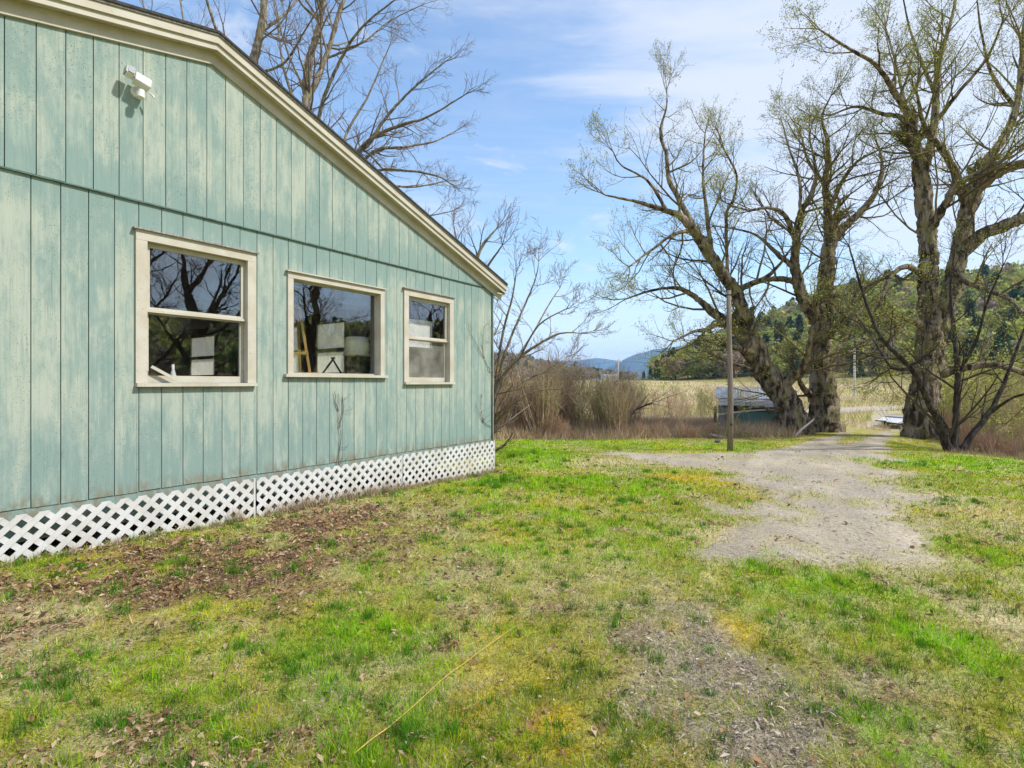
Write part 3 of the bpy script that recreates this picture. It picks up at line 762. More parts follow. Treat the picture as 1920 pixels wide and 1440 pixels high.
traced_tree('willow_tree', 'old upright willow with thick vine covered trunk at driveway edge beside the leaning willow', (1546,812), 21.5, willow_limbs_R, 202, M['willow'], TW_WIL, (2,.05,.06,WILLOW_LEAF), .42, .72, 'old willows along the driveway', epic=.9)
traced_tree('willow_tree', 'tallest old willow with two great stems across the driveway from the shed', (1724,835), 19.0, tree3_limbs, 303, M['willow'], TW_WIL, (4,.05,.08,WILLOW_LEAF), .36, .72, 'old willows along the driveway', epic=.9)
stem_limbs = [
 ([(1786,858,.13),(1768,815,.10),(1745,760,.09),(1716,702,.08),(1690,672,.065),(1652,632,.05),(1622,562,.035),(1592,462,.018)],0,-.8),
 ([(1790,856,.11),(1792,780,.09),(1796,700,.075),(1789,622,.055),(1782,540,.035),(1790,470,.018)],0,.9),
 ([(1796,856,.11),(1822,815,.085),(1852,778,.07),(1882,720,.055),(1912,640,.035),(1940,560,.018)],0,.4),
 ([(1706,690,.05),(1672,690,.04),(1640,640,.03),(1612,600,.02)],-.5,.6),
 ([(1796,702,.05),(1830,640,.04),(1850,570,.03),(1880,500,.018)],.4,-.9),
 ([(1852,778,.045),(1900,745,.035),(1950,735,.02)],.2,-.8),
]
traced_tree('small_tree', 'small dark multi stemmed bare tree on the bank below the tallest willow', (1788,858), 14.6, stem_limbs, 404, M['darkbark'], [(.05,.04,.035),(.09,.07,.05)], (1,.035,.03,WILLOW_LEAF), .12, .62, None, mxlev=3, slen=.8, kids=(5,5,4,3))

# bare trees rising behind the house
TW_GREY = [(.20,.165,.13),(.26,.215,.17),(.15,.12,.10)]
t1 = [([(455,520,0.2720),(450,300,0.2160),(468,150,0.1760),(486,70,0.1520),(496,0,0.1280),(500,-110,0.0960),(515,-260,0.0480)],0,0),
      ([(462,185,0.0960),(430,110,0.0720),(400,40,0.0560),(370,-60,0.0320)],0,-2),([(488,60,0.0800),(540,20,0.0560),(580,-40,0.0400),(600,-120,0.0240)],0,2),
      ([(458,230,0.0800),(400,170,0.0640),(350,60,0.0480),(330,-60,0.0240)],0,2.5),([(470,140,0.0640),(530,120,0.0480),(570,60,0.0320),(600,10,0.0160)],0,-2.5),([(452,300,0.0720),(330,150,0.0560),(280,40,0.0400),(250,-60,0.0240)],0,1)]
t2 = [([(590,560,0.2400),(584,380,0.1920),(576,220,0.1600),(577,130,0.1360),(600,40,0.1040),(615,-50,0.0800),(640,-200,0.0400)],0,0),
      ([(576,190,0.1120),(610,110,0.0960),(632,40,0.0800),(655,-30,0.0640),(690,-130,0.0320)],0,1.5),
      ([(584,350,0.1040),(600,210,0.0720),(640,110,0.0560),(680,50,0.0400),(740,0,0.0240)],0,-1.5),
      ([(580,250,0.0800),(552,190,0.0640),(530,120,0.0480),(520,40,0.0320),(505,-40,0.0160)],0,2),
      ([(600,40,0.0560),(560,0,0.0400),(540,-60,0.0240)],0,-1),([(612,110,0.0480),(680,80,0.0400),(730,40,0.0240),(790,10,0.0160)],.6,1.6)]
t3 = [([(640,620,0.1612),(630,420,0.1240),(640,310,0.0930),(690,270,0.0744),(720,225,0.0558),(770,170,0.0372),(835,115,0.0186)],0,0),
      ([(636,330,0.0806),(690,265,0.0682),(750,235,0.0527),(800,220,0.0372),(868,180,0.0186)],0,-2),
      ([(636,350,0.0806),(700,285,0.0620),(760,275,0.0465),(815,265,0.0310),(855,245,0.0186)],0,1.8),
      ([(632,400,0.0744),(700,325,0.0558),(760,320,0.0434),(820,330,0.0310),(845,345,0.0155)],0,-1.2),
      ([(632,420,0.0682),(710,355,0.0558),(780,350,0.0372),(835,340,0.0186)],0,2.4),([(640,310,0.0620),(650,250,0.0496),(690,180,0.0372),(720,110,0.0248),(738,70,0.0124)],0,1),
      ([(630,440,0.0620),(720,390,0.0496),(790,405,0.0310),(850,395,0.0155)],0,1)]
traced_tree('bare_tree', 'bare grey tree with one pale bent trunk above the roof ridge', (455,520), 21.0, t1, 505, M['maple'], TW_GREY, None, .12, .65, 'bare trees behind the house', kids=(5,5,4,3), sink=.5)
traced_tree('bare_tree', 'bare forked tree with lichen spotted trunk over the middle of the roof slope', (590,560), 19.5, t2, 606, M['maple'], TW_GREY, None, .12, .7, 'bare trees behind the house', kids=(5,5,4,3), sink=.5)
traced_tree('bare_tree', 'low bare tree fanning its branches sideways past the roof slope', (640,620), 18.5, t3, 707, M['maple'], TW_GREY, None, .12, .95, 'bare trees behind the house', kids=(6,5,5,3), sink=.5, up=.06, slen=.72)
t4 = [([(885,800,.12),(880,640,.09),(885,540,.07),(900,470,.05),(930,430,.025)],0,0),([(884,560,.06),(860,470,.045),(850,420,.02)],0,1),([(885,540,.05),(920,490,.035),(942,460,.018)],0,-1)]
traced_tree('bare_tree', 'thin bare sapling whose twigs top the lower end of the roof', (885,800), 16.5, t4, 808, M['maple'], TW_GREY, None, .1, .7, 'bare trees behind the house', kids=(4,5,4,3), slen=.7)
t5 = [([(918,815,0.0744),(925,760,0.0620),(940,710,0.0527),(975,670,0.0434),(1010,645,0.0341),(1050,625,0.0248),(1088,625,0.0112)],0,-.6),
      ([(920,800,0.0620),(935,700,0.0465),(955,640,0.0372),(985,570,0.0279),(1005,520,0.0186),(1010,490,0.0093)],0,0.4960),
      ([(922,790,0.0558),(940,640,0.0372),(960,560,0.0248),(968,510,0.0124)],0,-.8),
      ([(922,800,0.0558),(950,740,0.0434),(990,710,0.0310),(1040,690,0.0186),(1060,680,0.0112)],0,0.5580),
      ([(940,712,0.0372),(990,640,0.0279),(1030,570,0.0186),(1050,540,0.0099)],-.2,1.0),
      ([(975,670,0.0310),(1010,610,0.0217),(1060,580,0.0124)],-.3,-1.2),
      ([(922,805,0.0434),(960,760,0.0310),(1000,735,0.0186),(1040,730,0.0099)],0,-.5)]
traced_tree('small_tree', 'bare spreading small tree leaning out past the house corner', (920,812), 14.2, t5, 909, M['maple'], TW_GREY+[(.24,.15,.10)], None, .1, .95, None, kids=(6,6,5,3), slen=.60, up=.10)

# trees across the yard, seen mirrored in the window panes
for k, (x, y, h, sd, lab) in enumerate([(21,1.5,10,31,'stout bare tree across the yard seen mirrored in the tall sash window'),(24,-2.5,11,32,'forked bare tree across the yard mirrored behind the stout one'),
                                   (23,6.2,9,33,'bare tree across the yard mirrored in the picture window'),(22,13.5,8,34,'bare tree across the yard mirrored in the small sash window')]):
    g = random.Random(sd); gen = np.random.default_rng(sd)
    root = empty('bare_tree', (x, y, tz(x, y))); tag(root, lab, 'tree', 'bare trees across the yard')
    lean = Vector((0, g.uniform(-.12,.12), 1)).normalized()
    tr = [Vector((0,0,-.3)), lean*h*.2, lean*h*.4+rv3(g)*.2, lean*h*.65+rv3(g)*.4, lean*h*.9+rv3(g)*.5]
    L = [(tr, [.42,.33,.27,.17,.07])]
    for j in range(7):
        i = g.choice((1,2,2,3)); d = child_dir(lean, R(g.uniform(35,70)), g); l = g.uniform(2.5,4.5)
        L.append(([tr[i], tr[i]+d*l*.4+rv3(g)*.2, tr[i]+d*l*.75+Vector((0,0,.5)), tr[i]+d*l+Vector((0,0,1.1))], [.15,.11,.07,.03]))
    V, Q = limb_mesh(L, .2, sd, 10, .3); link_mesh('trunk', mesh_np('trunk', V, quads=Q, smooth=True), M['darkbark'], root)
    B = Branches()
    for P, rad in L:
        pp, r_ = resample(P, rad, .4)
        for i in range(1, len(pp)):
            if r_[i] < .28 and g.random() < .8: grow(B, pp[i], child_dir((pp[i]-pp[i-1]).normalized(), R(g.uniform(30,70)), g), g.uniform(1,2.4), .035, 1, 3, g, .08, .22, (4,4,4,3))
    link_mesh('crown', crown_mesh('crown', B, [(.06,.05,.04),(.10,.08,.06)], gen, (1,.08,.05,[(.16,.17,.05),(.12,.12,.05)])), M['twig'], root)

# ------------------------------------------------------------------ woods on the hill
def tuft_crown(gen, n, rx, rz, z0, size, cols, cone=False):
    if cone:
        t = gen.random(n)**.7; rad = rx*(1-t)*gen.uniform(.35,1,n)+.05; a = gen.uniform(0,2*np.pi,n)
        P = np.stack([rad*np.cos(a), rad*np.sin(a), z0+(1-(1-t))*rz], 1)
        tip = np.stack([np.cos(a)*.9, np.sin(a)*.9, -.35*np.ones(n)], 1)
    else:
        nc = 9; cc = gen.normal(0,1,(nc,3)); cc /= np.linalg.norm(cc,axis=1,keepdims=True); cc *= gen.uniform(.35,.8,(nc,1)); ci = gen.integers(0,nc,n)
        P = cc[ci]+gen.normal(0,.22,(n,3)); P = P*np.array([rx,rx,rz/2])+np.array([0,0,z0+rz/2]); tip = gen.normal(0,1,(n,3))
    tip /= np.linalg.norm(tip,axis=1,keepdims=True)
    side = np.cross(tip, gen.normal(0,1,(n,3))); side /= np.linalg.norm(side,axis=1,keepdims=True)+1e-9
    s = size*gen.uniform(.6,1.4,(n,1))
    V = np.stack([P-side*s*.5, P+side*s*.5, P+tip*s], 1).reshape(-1,3)
    cols = np.asarray(cols); c = cols[gen.integers(0,len(cols),n)]*gen.uniform(.7,1.3,(n,1))
    return V, np.repeat(c,3,0)
def wood(name, label, spots, gen, protos):
    Vs, Cs = [], []
    for (x, y, z, k, s) in spots:
        V, C = protos[k]; a = gen.uniform(0, 6.28); c, sn = math.cos(a), math.sin(a)
        W = V*s; W = np.stack([W[:,0]*c-W[:,1]*sn+x, W[:,0]*sn+W[:,1]*c+y, W[:,2]+z], 1)
        Vs.append(W); Cs.append(np.clip(C*gen.uniform(.75,1.25)*gen.uniform(.92,1.08,3)[None], 0, 1))
    V = np.concatenate(Vs); o = link_mesh(name, mesh_np(name, V, tris=np.arange(len(V)).reshape(-1,3), col=np.concatenate(Cs)), M['leafy'])
    tag(o, label, 'wood', None, 'stuff'); return o
g2 = np.random.default_rng(77)
CG = dict(y=[(.40,.41,.10),(.34,.38,.09),(.44,.42,.14)], g=[(.24,.29,.08),(.28,.31,.10)], b=[(.27,.22,.16),(.33,.27,.19)], c=[(.05,.10,.045),(.065,.125,.05),(.04,.08,.04)])
protos = [tuft_crown(g2,230,3.6,8.5,2.0,1.0,CG['y']), tuft_crown(g2,230,3.4,8.0,2.0,1.0,CG['g']), tuft_crown(g2,200,3.2,8.0,2.0,.9,CG['b']), tuft_crown(g2,260,2.3,11,.5,1.3,CG['c'],True), tuft_crown(g2,230,3.2,9,2,1.0,CG['y']+CG['b'])]
protoL = [tuft_crown(g2,70,3.6,8.5,2.0,1.9,CG['y']), tuft_crown(g2,70,3.4,8.0,2.0,1.9,CG['g']), tuft_crown(g2,70,3.2,8.0,2.0,1.8,CG['b']), tuft_crown(g2,80,2.3,11,.5,2.2,CG['c'],True), tuft_crown(g2,70,3.2,9,2,1.9,CG['y'])]
spots, spotsL = [], []
for i in range(2900):
    phi = R(g2.uniform(15.5, 155)); r = g2.uniform(182, 430); x, y = r*math.sin(phi), r*math.cos(phi)
    front = 13 < math.degrees(phi) < 50
    if not front and g2.random() < .35: continue
    z = float(hill_z(np.array([x]), np.array([y]))[0])-.5
    patch = float(fbm(np.array([x*.02]), np.array([y*.02]), 3, 5)[0])
    p = [.36,.20,.22,.05,.17] if patch < .5 else [.42,.20,.10,.12,.16]
    k = int(g2.choice(5, p=p)); s = g2.uniform(.75,1.2)
    (spots if front else spotsL).append((x,y,z,k,s))
for i in range(500):
    phi = R(g2.uniform(15.5, 50)); r = g2.uniform(182, 430); x, y = r*math.sin(phi), r*math.cos(phi)
    spots.append((x,y,float(hill_z(np.array([x]), np.array([y]))[0])-.5,int(g2.choice(5,p=[.32,.2,.2,.16,.12])),g2.uniform(.75,1.15)))
wood('hillside_wood', 'mixed spring wood covering the green hill beyond the field', spots, g2, protos)
wood('hillside_wood', 'dark wood on the hill across the yard', spotsL, g2, protoL)
sp2 = []
for i in range(1500):
    phi = R(g2.uniform(-40, 13.5)); r = g2.uniform(430, 760); x, y = r*math.sin(phi), r*math.cos(phi)
    sp2.append((x,y,float(hill2_z(np.array([x]),np.array([y]))[0])-1,int(g2.choice(5,p=[.03,.05,.42,.08,.42])),g2.uniform(.8,1.2)))
wood('hillside_wood', 'bare brown wood on the low far ridge past the house corner', sp2, g2, [(v[:90*3], c[:90*3]) for v, c in [tuft_crown(g2,90,4,9,1,1.9,CG[k]) for k in 'ygb']+[tuft_crown(g2,90,2.4,11,.5,2.4,CG['c'],True)]+[tuft_crown(g2,90,4,8,1,1.9,CG['b'])]])

# single trees along the foot of the hill
def make_edge_tree(name, cone, cols, h, rx, gen, n):
    V, C = tuft_crown(gen, n, rx, h*(.93 if cone else .75), h*(.07 if cone else .25), .95 if not cone else 1.15, cols, cone)
    cm = mesh_np('crown', V, tris=np.arange(len(V)).reshape(-1,3), col=C); cm.materials.append(M['leafy'])
    mb = MB().tube([(0,0,-1),(0,0,h*.5),(.1,.05,h*.9)], [.24,.17,.05], 6); tm = mb.mesh('trunk'); tm.materials.append(M['maple'] if not cone else M['darkbark'])
    return cm, tm
edge_kinds = [(make_edge_tree('conifer_tree',True,CG['c'],13,2.5,g2,420),'conifer_tree','dark green conifer at the foot of the wooded hill','dark conifers at the foot of the hill'),
              (make_edge_tree('conifer_tree',True,CG['c'],10,2.2,g2,380),'conifer_tree','dark green conifer at the foot of the wooded hill','dark conifers at the foot of the hill'),
              (make_edge_tree('leafing_tree',False,CG['y'],10,3.4,g2,420),'leafing_tree','yellow green budding tree at the edge of the field','budding trees at the foot of the hill'),
              (make_edge_tree('leafing_tree',False,CG['g'],9,3.2,g2,420),'leafing_tree','yellow green budding tree at the edge of the field','budding trees at the foot of the hill'),
              (make_edge_tree('leafless_tree',False,CG['b'],9,3.0,g2,380),'leafless_tree','brown leafless tree at the edge of the field','leafless trees at the foot of the hill')]
def edge_tree(k, x, y, s):
    (cm, tm), nm, lab, grp = edge_kinds[k]
    z = max(tz(x, y), float(hill_z(np.array([x]),np.array([y]))[0]))
    root = empty(nm, (x, y, z-.1), g2.uniform(0,6.28)); root.scale = (s,s,s); sz = 'tall' if s > 1.05 else ('young' if s < .85 else 'middling'); tag(root, sz+' '+lab, 'tree', sz+' '+grp)
    for nme, me in (('trunk',tm),('crown',cm)):
        o = bpy.data.objects.new(nme, me); COL.objects.link(o); o.parent = root
for xx, D, k, s in [(1220,190,0,.42),(1232,184,0,.58),(1245,186,0,.75),(1259,190,1,1.05),(1207,195,1,.35),(1290,185,4,1.0),(1310,180,2,1.0),(1330,184,4,1.1),(1352,178,1,1.2),(1362,182,0,1.0),(1374,188,0,1.2),(1395,178,3,1.0),(1412,176,0,1.1),(1428,180,2,1.1),(1275,178,4,.8),(1344,176,3,.6),
                      (1445,176,2,.9),(1480,180,3,1.1),(1500,176,4,1.0),(1590,182,0,1.3),(1612,178,0,1.1),(1575,178,4,.9),(1634,176,1,1.2),(1650,178,4,.9),(1668,180,4,1.0),(1690,176,2,1.0),(1720,178,2,1.0),(1755,176,3,1.1),(1785,178,2,1.2),(1820,180,0,1.1),(1850,176,2,1.0),(1885,178,3,1.1),(1910,176,2,1.2),(1520,182,2,1.2),(1550,180,3,1.0),(1462,188,0,1.3)]:
    edge_tree(k, (xx-960)/960*D, D, s)

# ------------------------------------------------------------------ shrubs and brush
def shrub_mesh(name, seed, stems, h, spread, cols, lev=2, leaf=None, kids=(3,4,4), up=.22):
    g = random.Random(seed); gen = np.random.default_rng(seed); B = Branches()
    for i in range(stems):
        a = g.uniform(0, 6.28); rr_ = g.uniform(0, .28)*spread
        d = Vector((math.cos(a)*spread*g.uniform(.05,.5), math.sin(a)*spread*g.uniform(.05,.5), 1)).normalized()
        grow(B, Vector((math.cos(a)*rr_, math.sin(a)*rr_, -.05)), d, h*g.uniform(.55,1.0), g.uniform(.008,.02), 0, lev, g, up*.5, .14, kids, (15,45), (.35,.6), rmin=.003)
    return crown_mesh(name, B, cols, gen, leaf)
TAN = [(.54,.43,.28),(.62,.51,.34),(.48,.38,.25)]; RED = [(.42,.28,.19),(.50,.35,.24),(.37,.24,.165)]; OLV = [(.43,.38,.19),(.49,.44,.24),(.37,.32,.18)]
shrubs = [shrub_mesh('stems',1,34,2.6,.75,TAN+RED), shrub_mesh('stems',2,30,2.2,.8,OLV,leaf=(1,.04,.03,[(.30,.30,.10),(.26,.27,.09)])), shrub_mesh('stems',3,40,1.2,.8,RED), shrub_mesh('stems',4,30,1.6,1.0,TAN+RED),
          shrub_mesh('stems',5,26,2.4,1.1,OLV,leaf=(1,.07,.05,[(.44,.46,.09),(.38,.42,.08)]))]
for m_ in shrubs: m_.materials.append(M['twig'])
SH_LOOK = ['tan bare shrub of upright stems', 'olive budding shrub', 'reddish brown bramble', 'rounded bare shrub', 'yellow green leafing shrub']
SH_NAME = ['bare_shrub','budding_shrub','bramble','field_shrub','leafing_shrub']
def put_shrub(k, xx, D, s, where):
    x, y = (xx-960)/960*D, D
    o = bpy.data.objects.new(SH_NAME[k], shrubs[k]); COL.objects.link(o)
    o.location = (x, y, tz(x, y)-.03); o.rotation_euler = (rng.uniform(-.08,.08), rng.uniform(-.08,.08), rng.uniform(0,6.28)); o.scale = (s, s, s)
    h = s*(2.6,2.2,1.2,1.6,2.4)[k]
    size = 'tall' if h > 2.2 else ('waist high' if h < 1.0 else ('shoulder high' if h < 1.6 else 'head high'))
    tag(o, size+' '+SH_LOOK[k]+' '+where, 'shrub', size+' '+SH_LOOK[k]+' '+where)
U = rng.uniform
for i in range(36):
    xx = U(922, 1175); put_shrub(rng.choice((0,0,0,1)), xx, U(18.8, 22.5), U(.85,1.35)*(1.0 if xx < 1130 else .8), 'beside the house corner' if xx < 1010 else 'in the thicket behind the lawn')
for i in range(14): put_shrub(rng.choice((0,1)), U(930, 1200), U(22, 26), U(.8,1.1), 'behind the thicket near the road')
for i in range(24):
    xx = U(928, 1345); put_shrub(2, xx, U(18.2, 20.0), U(.5,.95)*(1 if xx < 1150 else .65), 'at the foot of the thicket' if xx < 1150 else 'in the dry weeds before the road')
for i in range(40): put_shrub(rng.choice((3,3,1)), U(1090, 1440), U(31, 62), U(.7,1.2), 'out in the dry field')
for xx, D, s_ in [(1230,27,.75),(1205,26,.7),(1270,30,.8),(1255,24,.55)]: put_shrub(3, xx, D, s_, 'behind the fallen branch')
for i in range(16): put_shrub(rng.choice((4,4,1,2,0,0)), U(1770, 1935), U(18, 25), U(.8,1.35), 'below the bank by the tallest willow')
for i in range(12): put_shrub(2, U(1800, 1935), U(16.5, 18.5), U(.5,.9), 'on the bank beside the multi stemmed tree')
for i in range(10): put_shrub(2, U(1375, 1500), U(20.5, 24), U(.35,.55), 'round the foot of the shed')
for i in range(8): put_shrub(4, U(1780, 1940), U(26, 34), U(1.2,1.8), 'beyond the bank at the field edge')

# ------------------------------------------------------------------ house
house = empty('house', HO, TH); tag(house, 'mint green board sided house with cream window trim and white lattice skirt', 'house')
ZB, ZBELT = .45, 3.39
RS, RZ = -5.24, 5.216          # ridge on the wall plane
def roof_z(s): return RZ - (s-RS)*.348 if s > RS else RZ - (RS-s)*.258
wins = [dict(s0=s_of(252), s1=s_of(477), z0=1.50, z1=3.10, kind='sash'), dict(s0=s_of(537), s1=s_of(718), z0=1.615, z1=2.965, kind='picture'), dict(s0=s_of(755), s1=s_of(848), z0=1.515, z1=3.05, kind='sash')]
# backing wall with openings
def wall_with_holes(name, a0, a1, z0, z1, holes, lay, mat):
    mb = MB(); cur = a0
    for (h0, h1, b0, b1) in sorted(holes):
        lay(mb, cur, h0, z0, z1); lay(mb, h0, h1, z0, b0); lay(mb, h0, h1, b1, z1); cur = h1
    lay(mb, cur, a1, z0, z1); return mb.build(name, mat, house)
TRIM = .10
holes = [(w['s0']+TRIM*.55, w['s1']-TRIM*.55, w['z0']+.05, w['z1']-TRIM*.55) for w in wins]
wall_with_holes('wall', -HW, 0, .40, 3.36, holes, lambda mb,a,b,c,d: mb.box(a,b,.012,.10,c,d), M['groove'])
gw = MB().prism([(-HW,.012,3.362),(0,.012,3.362),(0,.012,roof_z(0)-.01),(RS,.012,RZ-.01),(-HW,.012,roof_z(-HW)-.01)], (0,.09,0)); gw.build('gable', M['groove'], house)
sidewins = [(4.4,5.6,1.75,3.1),(6.3,7.6,1.75,3.1),(10.9,12.6,1.75,3.1)]
wall_with_holes('wall', .10, HD, .40, 3.36, sidewins, lambda mb,a,b,c,d: mb.box(-.12,0,a,b,c,d), M['interior'])
wall_with_holes('wall', .10, HD, .40, 3.36, [(5.5,7.0,1.6,3.0)], lambda mb,a,b,c,d: mb.box(-HW,-HW+.12,a,b,c,d), M['interior'])
MB().box(-HW,0,HD,HD+.12,.40,3.36).build('wall', M['interior'], house)
MB().box(-HW+.13,-.13,.11,HD-.01,.50,.60).build('floor', M['floorwood'], house)
MB().box(-HW+.13,-.13,.11,HD-.01,3.30,3.355).build('ceiling', M['interior'], house)
for (a,b,c,d) in sidewins:
    wf = MB(); 
    for bx in ((a,a+.05,c,d),(b-.05,b,c,d),(a,b,c,c+.06),(a,b,d-.06,d),(a,b,2.32,2.42)):
        wf.box(-.10,-.04,bx[0]+.002,bx[1]-.002,bx[2]+.002,bx[3]-.002)
    wo = wf.build('window', M['cream'], house); MB().box(-.075,-.07,a+.05,b-.05,c+.06,d-.06).build('pane', M['sheer'], wo)  # translucent sheet added in place of glass so the side windows look bright
# siding boards, one by one
BW, GAP = .2035, .0075
def board(s0, s1, z0, zt0, zt1, t0, t1, mat=None):
    b = MB(); jig = rng.uniform(-.0015,.0015)
    b.prism([(s0,t0+jig,z0),(s1,t0+jig,z0),(s1,t0+jig,zt1),(s0,t0+jig,zt0)], (0,t1-t0,0))
    return b.build('siding_board', M['siding'], house)
off_l = s_of(57) % BW
k0 = int(-HW/BW)-1
cuts = []
s = off_l + k0*BW
while s < .2:
    a, b = max(s, -HW)+GAP/2, min(s+BW, .0)-GAP/2; s += BW
    if b-a < .03: continue
    segs = [(a, b, ZB+rng.uniform(-.004,.004), ZBELT-.012)]
    for w in wins:
        ns = []
        for (p, r, z0, z1) in segs:
            h0, h1 = w['s0']+.012, w['s1']-.012
            if r <= h0 or p >= h1: ns.append((p,r,z0,z1)); continue
            if p < h0 - .02: ns.append((p, h0, z0, z1))
            if r > h1 + .02: ns.append((h1, r, z0, z1))
            m0, m1 = max(p,h0), min(r,h1)
            if m1-m0 > .01:
                if w['z0']+.012 > z0: ns.append((m0, m1, z0, w['z0']+.012))
                if w['z1']-.012 < z1: ns.append((m0, m1, w['z1']-.012, z1))
        segs = ns
    for (p, r, z0, z1) in segs: board(p, r, z0, z1, z1, -.010, .012)
off_u = s_of(66) % BW
s = off_u + k0*BW
while s < .2:
    a, b = max(s, -HW)+GAP/2, min(s+BW, .0)-GAP/2; s += BW
    if b-a < .03: continue
    parts = [(a, b)] if not (a < RS < b) else [(a, RS), (RS, b)]
    for (p, r) in parts:
        if max(roof_z(p), roof_z(r)) - ZBELT > .02:
            board(p, r, ZBELT+.004+rng.uniform(-.002,.002), max(roof_z(p), ZBELT+.01), max(roof_z(r), ZBELT+.01), -.026, .012)
MB().box(-HW,.0,-.034,.011,ZBELT-.011,ZBELT+.001).build('belt_flashing', M['groove'], house)
MB().box(.001,.022,-.03,.11,ZB,3.35).build('corner_board', M['siding'], house)
MB().box(-HW-.02,.0,.0,.06,.16,.447).build('sill_board', M['siding'], house)
# rake trim: frieze, soffit, fascia, crown, roof
def along(s0, s1, t0, t1, zlo, zhi, name, mat):
    """a board that follows the roof slope between s0 and s1"""
    f = RZ if False else None
    def rz(s): return RZ-(s-RS)*.348 if s1 > RS+1e-6 else RZ-(RS-s)*.258
    return MB().prism([(s0,t0,rz(s0)+zlo),(s1,t0,rz(s1)+zlo),(s1,t0,rz(s1)+zhi),(s0,t0,rz(s0)+zhi)], (0,t1-t0,0)).build(name, mat, house)
OV = .135; EV = .26
for (a, b) in ((RS, EV), (-HW-EV, RS)):
    along(a, b, -.055, -.027, -.10, .035, 'frieze_board', M['cream'])
    along(a, b, -OV, -.0275, .037, .055, 'soffit', M['cream'])
    along(a, b, -OV-.022, -OV-.001, .02, .13, 'fascia', M['cream'])
    along(a, b, -OV-.045, -OV-.0225, .085, .165, 'crown_moulding', M['cream'])
    along(a, b, -OV-.06, HD+.3, .167, .185, 'roof_deck', M['grey_wood'])
    rf = along(a, b, -OV-.075, HD+.31, .187, .215, 'roof', M['shingle'])
for sgn, a in ((1, EV), (-1, -HW-EV)):
    z = roof_z(min(a,0)) - (.348*EV if sgn > 0 else 0)
    MB().box(a-.02 if sgn>0 else a, a if sgn>0 else a+.02, -OV+.002, HD+.2, z+.0, z+.16).build('eave_fascia', M['cream'], house)
MB().box(.0235, EV-.022, -OV+.01, HD+.1, roof_z(0)-.35*EV+.0, roof_z(0)-.35*EV+.02).build('eave_soffit', M['cream'], house)
# windows
def make_window(w):
    s0, s1, z0, z1 = w['s0'], w['s1'], w['z0'], w['z1']; tw = TRIM if w['kind'] == 'sash' else .075
    c = MB(); f, bk = -.036, -.0115
    c.box(s0, s0+tw, f, bk, z0+.05, z1-tw); c.box(s1-tw, s1, f, bk, z0+.05, z1-tw); c.box(s0, s1, f-.002, bk, z1-tw, z1)
    # jambs lining the opening
    c.box(s0+tw-.03, s0+tw-.001, -.0110, .11, z0+.05, z1-tw+.03); c.box(s1-tw+.001, s1-tw+.03, -.0110, .11, z0+.05, z1-tw+.03); c.box(s0+tw-.001, s1-tw+.001, -.0110, .11, z1-tw+.001, z1-tw+.03)
    win = c.build('window', M['cream'], house)
    MB().box(s0-.025, s1+.025, f-.03, bk, z1+.001, z1+.016).build('drip_cap', M['grey_wood'] if w['kind']=='sash' else M['cream'], win)
    e = .03 if w['kind'] == 'sash' else .075
    MB().box(s0-e+.03, s1+e-.03, f-.035, .10, z0+.012, z0+.049).build('sill', M['cream'], win)
    a0, a1, b0, b1 = s0+tw, s1-tw, z0+.05, z1-tw
    if w['kind'] == 'sash':
        mid = (b0+b1)/2+.01
        for (l, h, t) in ((mid-.005, b1-.001, .030), (b0+.001, mid+.03, .062)):
            sw = .045; m = MB()
            m.box(a0+.001, a0+sw, t, t+.03, l, h); m.box(a1-sw, a1-.001, t, t+.03, l, h)
            m.box(a0+sw, a1-sw, t+.001, t+.029, l, l+(.055 if t < .05 else .075)); m.box(a0+sw, a1-sw, t+.001, t+.029, h-.05, h)
            sh = m.build('sash', M['cream'], win)
            dusty = w is wins[2] and t > .05
            MB().box(a0+sw-.004, a1-sw+.004, t+.013, t+.017, l+.04, h-.04).build('pane', M['dusty'] if dusty else M['glass'], win)
        MB().box(a0+.0015, a1-.0015, .012, .0295, mid-.004, mid+.022).build('meeting_rail', M['cream'], win)
    else:
        m = MB(); sw = .02
        m.box(a0+.001,a0+sw,.07,.095,b0,b1); m.box(a1-sw,a1-.001,.07,.095,b0,b1); m.box(a0+sw,a1-sw,.071,.094,b0+.001,b0+sw); m.box(a0+sw,a1-sw,.071,.094,b1-sw,b1-.001)
        m.build('sash', M['cream'], win); MB().box(a0+sw-.003,a1-sw+.003,.08,.084,b0+sw-.003,b1-sw+.003).build('pane', M['glass'], win)
    return win
for w in wins: make_window(w)
